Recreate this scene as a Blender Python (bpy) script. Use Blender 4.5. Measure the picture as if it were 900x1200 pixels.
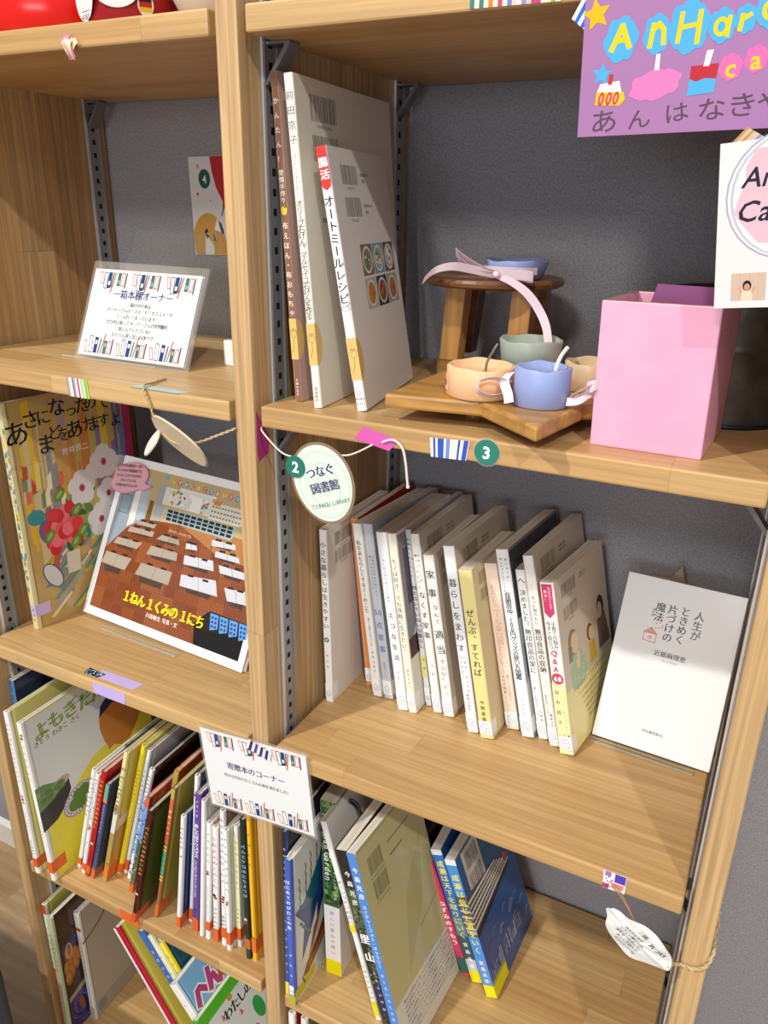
import bpy, bmesh, math, random
from mathutils import Vector, Matrix, Euler
random.seed(7)
for o in list(bpy.data.objects): bpy.data.objects.remove(o, do_unlink=True)
SC = bpy.context.scene
COL = SC.collection
R = math.radians

# ------------------------------------------------------------------ camera
cam_d = bpy.data.cameras.new('camera'); cam_d.sensor_width = 36.0; cam_d.sensor_fit = 'AUTO'
cam_d.lens = 36.0*916.72/1200.0
cam_d.clip_start = 0.01
cam = bpy.data.objects.new('camera', cam_d); COL.objects.link(cam)
yaw, pitch, roll = 0.4672, -0.3715, 0.0188
fwd = Vector((-math.sin(yaw)*math.cos(pitch), math.cos(yaw)*math.cos(pitch), math.sin(pitch)))
rgt = Vector((math.cos(yaw), math.sin(yaw), 0)); upv = rgt.cross(fwd)
r2 = math.cos(roll)*rgt + math.sin(roll)*upv
u2 = -math.sin(roll)*rgt + math.cos(roll)*upv
mw = Matrix((r2, u2, -fwd)).transposed().to_4x4(); mw.translation = Vector((0.39495, -0.53227, 1.30425))
cam.matrix_world = mw
SC.camera = cam

# ------------------------------------------------------------------ light
W = bpy.data.worlds.new('world'); SC.world = W; W.use_nodes = True
bg = W.node_tree.nodes['Background']; bg.inputs['Color'].default_value = (0.84, 0.92, 1.0, 1); bg.inputs['Strength'].default_value = 0.47

def lamp(name, loc, power, size, col=(1, 0.95, 0.88), target=None):
    l = bpy.data.lights.new(name, 'AREA'); l.shape = 'DISK'; l.size = size; l.energy = power; l.color = col
    o = bpy.data.objects.new(name, l); COL.objects.link(o); o.location = loc
    t = Vector(target or (loc[0], loc[1], 0)) - Vector(loc)
    o.rotation_euler = t.to_track_quat('-Z', 'Y').to_euler()
    o['kind'] = 'structure'
    return o
lamp('downlight', (-1.15, -2.05, 3.55), 86, 0.11, target=(0.1, 0.1, 0.9))
lamp('downlight', (1.75, -2.25, 3.55), 50, 0.11, target=(0.0, 0.1, 0.9))
lamp('downlight', (0.3, -4.6, 3.55), 72, 0.6, target=(0.0, 0.1, 0.9))
wl = lamp('window_light', (0.8, -6.0, 1.5), 62, 2.6, col=(0.82, 0.9, 1.0), target=(0.1, 0.0, 1.2))
wl.data.shape = 'RECTANGLE'; wl.data.size_y = 1.0
SC.view_settings.view_transform = 'Standard'; SC.view_settings.look = 'None'
SC.view_settings.gamma = 1.0; SC.view_settings.use_curve_mapping = False
SC.view_settings.exposure = 0.0

# ------------------------------------------------------------------ colours and materials
def lin(c): return c/12.92 if c <= 0.04045 else ((c+0.055)/1.055)**2.4
def hx(h):
    if not isinstance(h, str): return tuple(h)
    h = h.lstrip('#')
    if len(h) == 3: h = ''.join(c*2 for c in h)
    return tuple(lin(int(h[i:i+2], 16)/255) for i in (0, 2, 4)) + (1.0,)
MATS = {}
def mat(name, col='#ffffff', rough=0.5, metal=0.0, spec=0.5, **k):
    if name in MATS: return MATS[name]
    m = bpy.data.materials.new(name); m.use_nodes = True
    b = m.node_tree.nodes['Principled BSDF']
    b.inputs['Base Color'].default_value = hx(col); b.inputs['Roughness'].default_value = rough
    b.inputs['Metallic'].default_value = metal; b.inputs['Specular IOR Level'].default_value = spec
    for kk, v in k.items(): b.inputs[kk].default_value = v
    MATS[name] = m; return m
def vmat(name, rough, spec=0.5):
    m = mat(name, rough=rough, spec=spec); nt = m.node_tree
    a = nt.nodes.new('ShaderNodeAttribute'); a.attribute_name = 'Col'
    nt.links.new(a.outputs['Color'], nt.nodes['Principled BSDF'].inputs['Base Color'])
    return m
P_SAT = vmat('printed_paper', 0.42); P_GLOSS = vmat('glossy_print', 0.22); P_MATTE = vmat('matte_print', 0.75, 0.25)

def wood(name, along, across, third, cols, sw=0.034, sl=0.42, grain=230, gs=0.30, rough=0.42):
    m = mat(name, rough=rough); nt = m.node_tree; N = nt.nodes; L = nt.links; b = N['Principled BSDF']
    tc = N.new('ShaderNodeTexCoord'); sp = N.new('ShaderNodeSeparateXYZ'); L.new(tc.outputs['Object'], sp.inputs[0])
    oi = N.new('ShaderNodeObjectInfo')
    def mth(op, a, c=None, v=None):
        n = N.new('ShaderNodeMath'); n.operation = op
        for i, x in enumerate((a, c, v)):
            if x is None: continue
            if isinstance(x, (int, float)): n.inputs[i].default_value = x
            else: L.new(x, n.inputs[i])
        return n.outputs[0]
    A, B, C = sp.outputs[along], sp.outputs[across], sp.outputs[third]
    rnd = mth('MULTIPLY', oi.outputs['Random'], 37.0)
    bw = mth('ADD', mth('DIVIDE', B, sw), rnd)
    ident = mth('FLOOR', bw)
    w1 = N.new('ShaderNodeTexWhiteNoise'); w1.noise_dimensions = '1D'; L.new(ident, w1.inputs['W'])
    al = mth('ADD', mth('DIVIDE', A, sl), mth('MULTIPLY', w1.outputs['Value'], 9.0))
    seg = mth('FLOOR', al)
    cb = N.new('ShaderNodeCombineXYZ'); L.new(ident, cb.inputs[0]); L.new(seg, cb.inputs[1]); L.new(rnd, cb.inputs[2])
    w2 = N.new('ShaderNodeTexWhiteNoise'); w2.noise_dimensions = '3D'; L.new(cb.outputs[0], w2.inputs['Vector'])
    rp = N.new('ShaderNodeValToRGB'); e = rp.color_ramp.elements
    e[0].position = 0; e[0].color = hx(cols[0]); e[1].position = 1; e[1].color = hx(cols[2])
    x = e.new(0.5); x.color = hx(cols[1]); L.new(w2.outputs['Value'], rp.inputs[0])
    # grain
    sh = mth('MULTIPLY', w2.outputs['Value'], 13.0)
    gv = N.new('ShaderNodeCombineXYZ')
    L.new(mth('MULTIPLY', A, 5.0), gv.inputs[0]); L.new(mth('ADD', mth('MULTIPLY', B, grain), sh), gv.inputs[1]); L.new(mth('ADD', mth('MULTIPLY', C, grain*1.25), sh), gv.inputs[2])
    n1 = N.new('ShaderNodeTexNoise'); n1.inputs['Scale'].default_value = 1.0; n1.inputs['Detail'].default_value = 3.0; n1.inputs['Distortion'].default_value = 0.4
    L.new(gv.outputs[0], n1.inputs['Vector'])
    g = N.new('ShaderNodeMapRange'); g.inputs[1].default_value = 0.36; g.inputs[2].default_value = 0.66
    g.inputs[3].default_value = 1.0 - gs; g.inputs[4].default_value = 1.0 + gs*0.25; L.new(n1.outputs['Fac'], g.inputs[0])
    # thin joints
    fa = mth('FRACT', al); fb = mth('FRACT', bw)
    j = mth('MULTIPLY', mth('LESS_THAN', fa, 0.0022), 0.16)
    j2 = mth('MULTIPLY', mth('LESS_THAN', fb, 0.015), 0.05)
    k = mth('SUBTRACT', mth('SUBTRACT', g.outputs[0], j), j2)
    mx = N.new('ShaderNodeMix'); mx.data_type = 'RGBA'; mx.blend_type = 'MULTIPLY'; mx.inputs[0].default_value = 1.0
    L.new(rp.outputs[0], mx.inputs[6]); L.new(k, mx.inputs[7]); L.new(mx.outputs[2], b.inputs['Base Color'])
    bp = N.new('ShaderNodeBump'); bp.inputs['Strength'].default_value = 0.08; bp.inputs['Distance'].default_value = 0.001
    L.new(n1.outputs['Fac'], bp.inputs['Height']); L.new(bp.outputs[0], b.inputs['Normal'])
    return m
PINE = ('#bb925d', '#c59f69', '#ceaa75')
M_SHELF = wood('pine_shelf', 0, 1, 2, PINE, gs=0.2)
M_PANEL = wood('pine_panel', 2, 1, 0, ('#b0885a', '#c29d6c', '#d0ae80'), sw=0.05, sl=0.7, gs=0.3)
M_FLOOR = wood('oak_floor', 0, 1, 2, ('#a98a63', '#b6976f', '#c0a27a'), sw=0.12, sl=0.9, grain=60, gs=0.25)
M_STAR = wood('acacia_board', 0, 1, 2, ('#b98845', '#c79652', '#d0a15e'), sw=0.3, sl=2, grain=110, gs=0.3, rough=0.35)
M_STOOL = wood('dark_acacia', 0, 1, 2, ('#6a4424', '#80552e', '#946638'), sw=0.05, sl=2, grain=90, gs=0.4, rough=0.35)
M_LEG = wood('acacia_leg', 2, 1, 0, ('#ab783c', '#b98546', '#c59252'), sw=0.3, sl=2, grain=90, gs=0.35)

def noisy(name, c1, c2, scale, rough=0.8, bump=0.0, stretch=(1, 1, 1), detail=4, metal=0.0, dist=0.002):
    m = mat(name, rough=rough, metal=metal); nt = m.node_tree; N = nt.nodes; L = nt.links; b = N['Principled BSDF']
    tc = N.new('ShaderNodeTexCoord'); mp = N.new('ShaderNodeMapping'); mp.inputs['Scale'].default_value = stretch
    L.new(tc.outputs['Object'], mp.inputs[0])
    n = N.new('ShaderNodeTexNoise'); n.inputs['Scale'].default_value = scale; n.inputs['Detail'].default_value = detail
    L.new(mp.outputs[0], n.inputs['Vector'])
    rp = N.new('ShaderNodeValToRGB'); e = rp.color_ramp.elements
    e[0].position = 0.35; e[0].color = hx(c1); e[1].position = 0.65; e[1].color = hx(c2); L.new(n.outputs['Fac'], rp.inputs[0])
    L.new(rp.outputs[0], b.inputs['Base Color'])
    if bump:
        bp = N.new('ShaderNodeBump'); bp.inputs['Strength'].default_value = bump; bp.inputs['Distance'].default_value = dist
        L.new(n.outputs['Fac'], bp.inputs['Height']); L.new(bp.outputs[0], b.inputs['Normal'])
    return m
M_WALL = noisy('woven_wall_covering', '#88868b', '#a29fa3', 620, 0.9, 0.5, (1, 1, 0.8), 2, dist=0.001)
M_PAGES = noisy('page_edges', '#cfc6b6', '#ece5d8', 1.0, 0.85, 0, (1500, 6, 6), 2)
M_RAIL = noisy('brushed_steel_rail', '#8e8e8e', '#a6a6a6', 40, 0.36, 0, (1, 1, 0.05), 2, metal=0.35)
M_CHROME = mat('polished_steel', '#dfe3ea', 0.25, 0.55)
M_SLOT = mat('slot_hole', '#0b0b0b', 0.9)
M_WHITE = mat('white_paint', '#e6e4df', 0.5)
M_CLIP = mat('grey_steel_clip', '#77777a', 0.4, 0.3)
M_TWINE = noisy('jute_twine', '#b09468', '#d0b88c', 400, 0.9, 0.3)
M_COTTON = mat('white_cotton_string', '#d9d2c8', 0.9)
M_CORD = mat('navy_cord', '#1b2434', 0.55)
M_BUCKET = noisy('galvanised_metal', '#4a453e', '#67615a', 35, 0.42, 0, (1, 1, 1), 4, metal=0.75)
M_FABRIC = noisy('dark_grey_upholstery', '#3c4048', '#50555e', 900, 0.95, 0.5, dist=0.0006)
M_PINK = noisy('pink_paper', '#e8a3c0', '#eeb0ca', 18, 0.34, 0.12, dist=0.003)
M_PURPLEIN = mat('mauve_paper', '#a5689a', 0.5)
M_KRAFT = mat('kraft_edge', '#a98a52', 0.35)
M_RIBBON = mat('satin_ribbon', '#e3cdd6', 0.35)
M_RED = mat('glossy_red_vinyl', '#d81405', 0.22)
M_DKRED = mat('dark_red_card', '#a01218', 0.35)
M_CREAM = mat('cream_ceramic', '#c9bba6', 0.4)
M_ROSE = mat('rose_plush', '#cf7a86', 0.85)
def wax(name, c):
    return mat(name, c, 0.38, **{'Subsurface Weight': 0.35, 'Subsurface Scale': 0.01})
W_PEACH, W_BLUE, W_SAGE, W_BEIGE, W_SKY = wax('peach_wax', '#f0bd92'), wax('blue_wax', '#93a3d4'), wax('sage_wax', '#98a398'), wax('beige_wax', '#d9bd97'), wax('bright_blue_wax', '#4f90c0')
def acrylic(name, tint, refl, alpha):
    m = bpy.data.materials.new(name); m.use_nodes = True; nt = m.node_tree; N = nt.nodes; L = nt.links
    for n in list(N): N.remove(n)
    out = N.new('ShaderNodeOutputMaterial'); t = N.new('ShaderNodeBsdfTransparent'); t.inputs[0].default_value = hx(tint)
    g = N.new('ShaderNodeBsdfPrincipled'); g.inputs['Base Color'].default_value = hx(refl); g.inputs['Roughness'].default_value = 0.12
    mx = N.new('ShaderNodeMixShader'); mx.inputs[0].default_value = alpha
    L.new(t.outputs[0], mx.inputs[1]); L.new(g.outputs[0], mx.inputs[2]); L.new(mx.outputs[0], out.inputs[0]); return m
M_ACR = acrylic('clear_acrylic', '#fdfefd', '#e8ece8', 0.02); M_ACRE = acrylic('acrylic_edge', '#eef1ee', '#e9eae4', 0.3)
M_FILM = acrylic('laminate_film', '#fcfcfb', '#e8e4dc', 0.12)

# ------------------------------------------------------------------ mesh helpers
class MB:
    def __init__(s): s.v = []; s.f = []; s.m = []; s.c = []
    def face(s, idx, mi=0, col=None): s.f.append(tuple(idx)); s.m.append(mi); s.c.append(col)
    def box(s, x0, x1, y0, y1, z0, z1, mi=0, col=None):
        b = len(s.v); s.v += [(x, y, z) for z in (z0, z1) for y in (y0, y1) for x in (x0, x1)]
        for q in ((0, 2, 3, 1), (4, 5, 7, 6), (0, 1, 5, 4), (2, 6, 7, 3), (0, 4, 6, 2), (1, 3, 7, 5)): s.face([b+i for i in q], mi, col)
    def hexa(s, p, mi=0, col=None):      # 8 points: bottom ring of 4, top ring of 4 (same winding, seen from above counter-clockwise)
        b = len(s.v); s.v += [tuple(q) for q in p]
        for q in ((3, 2, 1, 0), (4, 5, 6, 7), (0, 1, 5, 4), (1, 2, 6, 5), (2, 3, 7, 6), (3, 0, 4, 7)): s.face([b+i for i in q], mi, col)
    def prism(s, pts, z0, z1, mi=0, col=None, ax=2):   # pts counter-clockwise in the plane
        b = len(s.v); n = len(pts)
        def P(p, z): return (p[0], p[1], z) if ax == 2 else ((p[0], z, p[1]) if ax == 1 else (z, p[0], p[1]))
        s.v += [P(p, z0) for p in pts] + [P(p, z1) for p in pts]
        s.face([b+i for i in range(n)][::-1], mi, col); s.face([b+n+i for i in range(n)], mi, col)
        for i in range(n): s.face([b+i, b+(i+1) % n, b+n+(i+1) % n, b+n+i], mi, col)
    def lathe(s, prof, c=(0, 0, 0), n=40, mi=0, wob=None):
        b = len(s.v); k = len(prof)
        for i in range(n):
            a = 2*math.pi*i/n
            for j, (r, z) in enumerate(prof):
                w = wob(a, j) if wob else 0
                s.v.append((c[0]+(r)*math.cos(a), c[1]+(r)*math.sin(a), c[2]+z+w))
        for i in range(n):
            for j in range(k-1):
                s.face([b+i*k+j, b+((i+1) % n)*k+j, b+((i+1) % n)*k+j+1, b+i*k+j+1], mi)
    def tube(s, pts, r, n=8, mi=0):
        pts = [Vector(p) for p in pts]; b = len(s.v); up = Vector((0.13, 0.31, 0.94)); k = len(pts)
        for i, p in enumerate(pts):
            d = (pts[min(i+1, k-1)] - pts[max(i-1, 0)]).normalized()
            u = d.cross(up); u = u.normalized() if u.length > 1e-5 else Vector((1, 0, 0)); w = d.cross(u)
            rr = r[i] if isinstance(r, (list, tuple)) else r
            for q in range(n):
                a = 2*math.pi*q/n; s.v.append(tuple(p + (u*math.cos(a)+w*math.sin(a))*rr))
        for i in range(k-1):
            for q in range(n):
                s.face([b+i*n+q, b+i*n+(q+1) % n, b+(i+1)*n+(q+1) % n, b+(i+1)*n+q], mi)
        s.face([b+q for q in range(n)][::-1], mi); s.face([b+(k-1)*n+q for q in range(n)], mi)
    def twine(s, pts, r, turns=None):
        pts = smooth(pts, 10); L = sum((Vector(pts[i+1])-Vector(pts[i])).length for i in range(len(pts)-1))
        turns = turns or L/(r*9); acc = 0; up = Vector((0.2, 0.4, 0.9)); S = [[], []]
        fine = []
        for i in range(len(pts)-1):
            for t in range(3): fine.append(Vector(pts[i]).lerp(Vector(pts[i+1]), t/3))
        fine.append(Vector(pts[-1]))
        for i, p in enumerate(fine):
            d = (fine[min(i+1, len(fine)-1)]-fine[max(i-1, 0)]).normalized(); u = d.cross(up).normalized(); w = d.cross(u)
            a = 2*math.pi*turns*i/len(fine)
            for q in (0, 1):
                S[q].append(p + (u*math.cos(a+q*math.pi)+w*math.sin(a+q*math.pi))*r*0.55)
        for q in (0, 1): s.tube(S[q], r*0.62, 6)
    def strip(s, pts, wv, th, mi=0):      # ribbon: centre line, width vectors
        pts = [Vector(p) for p in pts]; b = len(s.v); k = len(pts)
        for i, p in enumerate(pts):
            d = (pts[min(i+1, k-1)]-pts[max(i-1, 0)]).normalized()
            w = Vector(wv[i] if isinstance(wv, list) else wv); n = d.cross(w).normalized()*th/2
            for q in (p-w/2-n, p+w/2-n, p+w/2+n, p-w/2+n): s.v.append(tuple(q))
        for i in range(k-1):
            for q in range(4): s.face([b+i*4+q, b+i*4+(q+1) % 4, b+(i+1)*4+(q+1) % 4, b+(i+1)*4+q], mi)
        s.face([b+3, b+2, b+1, b], mi); s.face([b+(k-1)*4+q for q in range(4)], mi)
    def build(s, name, mats, parent=None, bevel=0.0, smooth_=False, sc=1.0, seg=2):
        me = bpy.data.meshes.new(name)
        me.from_pydata([(x*sc, y*sc, z*sc) for x, y, z in s.v], [], s.f)
        for m in (mats if isinstance(mats, (list, tuple)) else [mats]): me.materials.append(m)
        for p, mi in zip(me.polygons, s.m): p.material_index = mi; p.use_smooth = smooth_
        if any(c is not None for c in s.c):
            at = me.color_attributes.new('Col', 'FLOAT_COLOR', 'CORNER')
            for p, c in zip(me.polygons, s.c):
                cc = hx(c or '#ffffff')
                for li in p.loop_indices: at.data[li].color = cc
        me.validate()
        bm = bmesh.new(); bm.from_mesh(me); bmesh.ops.recalc_face_normals(bm, faces=bm.faces); bm.to_mesh(me); bm.free()
        o = bpy.data.objects.new(name, me); COL.objects.link(o)
        if parent: o.parent = parent
        if bevel:
            bv = o.modifiers.new('bevel', 'BEVEL'); bv.width = bevel; bv.segments = seg; bv.limit_method = 'ANGLE'; bv.angle_limit = R(40)
        return o
def smooth(pts, n=8):
    P = [Vector(p) for p in pts]
    if len(P) < 3: return [P[0].lerp(P[-1], i/n) for i in range(n+1)]
    out = []
    for i in range(len(P)-1):
        a, b, c, d = P[max(i-1, 0)], P[i], P[i+1], P[min(i+2, len(P)-1)]
        for k in range(n):
            t = k/n
            out.append(0.5*((2*b)+(c-a)*t+(2*a-5*b+4*c-d)*t*t+(3*b-a-3*c+d)*t**3))
    out.append(P[-1]); return out

def tag(o, label=None, cat=None, group=None, kind=None):
    if label: o['label'] = label
    if cat: o['category'] = cat
    if group: o['group'] = group
    if kind: o['kind'] = kind
    return o
def thing(name, label, cat, loc=(0, 0, 0), rot=(0, 0, 0), group=None):
    o = bpy.data.objects.new(name, None); COL.objects.link(o); o.empty_display_size = 0.02
    o.location = [v*0.001 for v in loc]; o.rotation_mode = 'YXZ'; o.rotation_euler = rot
    return tag(o, label, cat, group)

# ------------------------------------------------------------------ printed art (shapes laid flat on a face; all in mm)
GL = {}
def glyph(ch, w):
    if ord(ch) > 0x2e80: w = 0.0
    k = (ch, w)
    if k not in GL:
        c = bpy.data.curves.new('glyph', 'FONT'); c.body = ch; c.resolution_u = 2; c.offset = w; c.align_x = 'CENTER'
        o = bpy.data.objects.new('glyph', c); m = o.to_mesh()
        GL[k] = ([(v.co.x, v.co.y-0.37) for v in m.vertices], [tuple(p.vertices) for p in m.polygons])
        o.to_mesh_clear(); bpy.data.objects.remove(o); bpy.data.curves.remove(c)
    return GL[k]
class Art:
    LIFT = 0.012
    def __init__(s, clip=None): s.v = []; s.f = []; s.c = []; s.bb = []; s.clip = clip
    def raw(s, pts, faces, col):
        if s.clip:
            x0, y0, x1, y1 = s.clip
            if any(x < x0-.01 or x > x1+.01 or y < y0-.01 or y > y1+.01 for x, y in pts):
                np_, nf = [], []
                for f in faces:
                    P = [pts[i] for i in f]
                    for ax, lim, sg in ((0, x0, 1), (0, x1, -1), (1, y0, 1), (1, y1, -1)):
                        Q = []
                        for i in range(len(P)):
                            p, q = P[i-1], P[i]; a, b_ = (p[ax]-lim)*sg, (q[ax]-lim)*sg
                            if (a < 0) != (b_ < 0): t = a/(a-b_); Q.append((p[0]+(q[0]-p[0])*t, p[1]+(q[1]-p[1])*t))
                            if b_ >= 0: Q.append(q)
                        P = Q
                        if not P: break
                    if len(P) > 2: nf.append(range(len(np_), len(np_)+len(P))); np_ += P
                pts, faces = np_, nf
                if not faces: return s
        X = [p[0] for p in pts]; Y = [p[1] for p in pts]; bx = (min(X), min(Y), max(X), max(Y)); lay = 0
        for q in s.bb:      # sit one layer above whatever is already printed underneath
            if q[4] >= lay and q[0] < bx[2] and q[2] > bx[0] and q[1] < bx[3] and q[3] > bx[1]: lay = q[4]+1
        s.bb.append(bx+(lay,))
        b = len(s.v); z = lay*s.LIFT
        s.v += [(x, y, z) for x, y in pts]; c = hx(col)
        for f in faces: s.f.append(tuple(b+i for i in f)); s.c.append(c)
        return s
    def poly(s, pts, col): return s.raw(pts, [range(len(pts))], col)
    def rect(s, x0, y0, x1, y1, col): return s.poly([(x0, y0), (x1, y0), (x1, y1), (x0, y1)], col)
    def ell(s, cx, cy, rx, ry=None, col='#000', rot=0, n=28):
        ry = ry or rx; c, q = math.cos(rot), math.sin(rot); P = []
        for i in range(n):
            a = 2*math.pi*i/n; x, y = rx*math.cos(a), ry*math.sin(a); P.append((cx+x*c-y*q, cy+x*q+y*c))
        return s.poly(P, col)
    def ring(s, cx, cy, rx, ry, w, col, n=40, rot=0):
        c, q = math.cos(rot), math.sin(rot); P = []
        for i in range(n):
            a = 2*math.pi*i/n
            for e in (0, w):
                x, y = (rx-e)*math.cos(a), (ry-e)*math.sin(a); P.append((cx+x*c-y*q, cy+x*q+y*c))
        return s.raw(P, [(2*i, (2*i+2) % (2*n), (2*i+3) % (2*n), 2*i+1) for i in range(n)], col)
    def line(s, pts, w, col):
        for i in range(len(pts)-1):
            (x0, y0), (x1, y1) = pts[i], pts[i+1]; d = math.hypot(x1-x0, y1-y0) or 1e-6; nx, ny = -(y1-y0)/d*w/2, (x1-x0)/d*w/2
            ex, ey = (x1-x0)/d*w*0.3, (y1-y0)/d*w*0.3
            s.poly([(x0-ex+nx, y0-ey+ny), (x0-ex-nx, y0-ey-ny), (x1+ex-nx, y1+ey-ny), (x1+ex+nx, y1+ey+ny)], col)
        return s
    def ch(s, c, x, y, sz, col, w=0.0, rot=0, sx=1.0, skew=0):
        if c in ' \u3000': return s
        if ord(c) > 0x2e80 and sz > 2.5 and w >= 0: w = max(w, 0.014)
        if ord(c) > 0x2e80 and w > 0.006:      # heavier stroke: print the character twice, slightly apart
            for d in (-0.5, 0.5): s.ch(c, x+d*w*sz*2.2, y+d*w*sz*0.6, sz, col, -1, rot, sx, skew)
            return s
        V, F = glyph(c, w); cc, q = math.cos(rot), math.sin(rot)
        return s.raw([(x+(px*sx*cc-py*q)*sz + skew*py*sz, y+(px*sx*q+py*cc)*sz) for px, py in V], F, col)
    def text(s, t, x, y, sz, col, w=0.0, pitch=0.98, align='c', rot=0, sx=1.0, skew=0, jit=0):
        ws = [(pitch if ord(c) > 0x2000 else pitch*(0.62 if c not in "il.,'! 1I" else 0.42))*sz*sx for c in t]
        tot = sum(ws); u = {'c': -tot/2, 'l': 0, 'r': -tot}[align]
        for c, wd in zip(t, ws):
            m = u+wd/2; jr = random.uniform(-jit, jit)
            s.ch(c, x+m*math.cos(rot), y+m*math.sin(rot)+jr*sz, sz, col, w, rot+jr, sx, skew); u += wd
        return s
    def vtext(s, t, x, y0, y1, sz, col, w=0.0, jit=0):     # from y0 (top) down to y1
        n = len(t); p = (y0-y1)/n
        for i, c in enumerate(t):
            y = y0-p*(i+0.5); jr = random.uniform(-jit, jit)
            if c in 'ー〜～': s.ch('ー', x, y, sz, col, w, -math.pi/2)
            elif c in '、。，': s.ch(c, x+0.5*sz, y+0.55*sz, sz, col, w)
            elif c in 'ゃゅょっァィゥェォャュョッ': s.ch(c, x+0.08*sz, y+0.08*sz, sz, col, w, jr)
            elif c in '・': s.ch(c, x, y, sz, col, w)
            else: s.ch(c, x+jr*sz, y, sz, col, w, jr)
        return s
    def vlat(s, t, x, y0, sz, col, w=0.0, skew=0):          # latin set sideways, reading downwards
        y = y0
        for c in t:
            wd = sz*(0.6 if c not in "il.,'! 1I" else 0.36); s.ch(c, x, y-wd/2, sz, col, w, -math.pi/2); y -= wd
        return s
    def barcode(s, x, y, w, h, col='#3a3530', n=22, along=0):   # bars; along=0: bars stacked in x
        random.seed(int(x*7+y*13)); u = 0
        while u < w:
            b = random.choice((0.5, 0.6, 0.9, 1.3))*w/46
            if along == 0: s.rect(x+u, y, x+u+b, y+h, col)
            else: s.rect(x, y+u, x+h, y+u+b, col)
            u += b+random.choice((0.8, 1.0, 1.5))*w/40
        return s
    def shelfdeco(s, x, y, sc=1.0, flip=1):                # small row of drawn books used as a border ornament
        R_, G, N_, T = '#d9534a', '#3c6f66', '#263a72', '#8fa7a0'
        for (a, w, h, c, o, t) in ((0, 2.4, 7, R_, 1, 14), (3, 2.6, 9.5, G, 1, 6), (6.2, 2.6, 9, N_, 0, 0), (9.4, 1.0, 8.5, G, 0, -5), (11, 0.9, 11.5, R_, 0, -9), (13, 2.4, 7.5, G, 0, 0), (15.8, 2.4, 7.5, R_, 1, 0), (18.6, 0.9, 8.6, '#333', 0, 0)):
            q = R(t)*flip; 
            def P(dx, dy): return (x+(a+dx*math.cos(q)-dy*math.sin(q))*sc, y+flip*(dx*math.sin(q)*0+dy*math.cos(q))*sc)
            s.poly([P(0, 0), P(w, 0), P(w, h), P(0, h)], c)
            if o: s.poly([P(.5, .6), P(w-.5, .6), P(w-.5, h-.6), P(.5, h-.6)], '#f4f0ea')
            elif w > 2: s.poly([P(.5, h*.55), P(w-.5, h*.55), P(w-.5, h*.8), P(.5, h*.8)], T if c == G else '#e8c8c0')
        return s
    def build(s, name, parent, O, U=(1, 0, 0), V=(0, 0, 1), m=None, lift=0.06):
        if not s.v: return None
        O, U, V = Vector(O), Vector(U).normalized(), Vector(V).normalized(); N = U.cross(V)
        me = bpy.data.meshes.new(name)
        me.from_pydata([tuple((O+U*x+V*y+N*(lift+z))*0.001) for x, y, z in s.v], [], s.f)
        me.materials.append(m or P_SAT)
        at = me.color_attributes.new('Col', 'FLOAT_COLOR', 'CORNER')
        for p, c in zip(me.polygons, s.c):
            for li in p.loop_indices: at.data[li].color = c
        o = bpy.data.objects.new(name, me); COL.objects.link(o); o.parent = parent
        return o
# ------------------------------------------------------------------ the setting
ZA, ZB, ZC, ZD, ZE = 1438.2, 1145.2, 792.9, 438.9, 92.3
BW, PT, TH, GAP, DEP = 408.66, 19.8, 18.5, 6.7, 289.0
b = MB(); b.box(-2.2, 1.9, 0.2905, 0.33, 0, 2.7); tag(b.build('wall_back', M_WALL), kind='structure')
b = MB(); b.box(-2.2, 1.9, -2.6, 0.2905, -0.03, 0); tag(b.build('floor', M_FLOOR), kind='structure')
b = MB(); b.prism([(0.2905, 0), (0.2805, 0), (0.2805, 0.052), (0.2865, 0.058), (0.2905, 0.06)], -2.2, -0.4495, ax=0)
tag(b.build('baseboard_left', M_WHITE), kind='structure')
b = MB(); b.prism([(0.2905, 0), (0.2805, 0), (0.2805, 0.052), (0.2865, 0.058), (0.2905, 0.06)], 0.4295, 1.9, ax=0)
tag(b.build('baseboard_right', M_WHITE), kind='structure')

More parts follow.
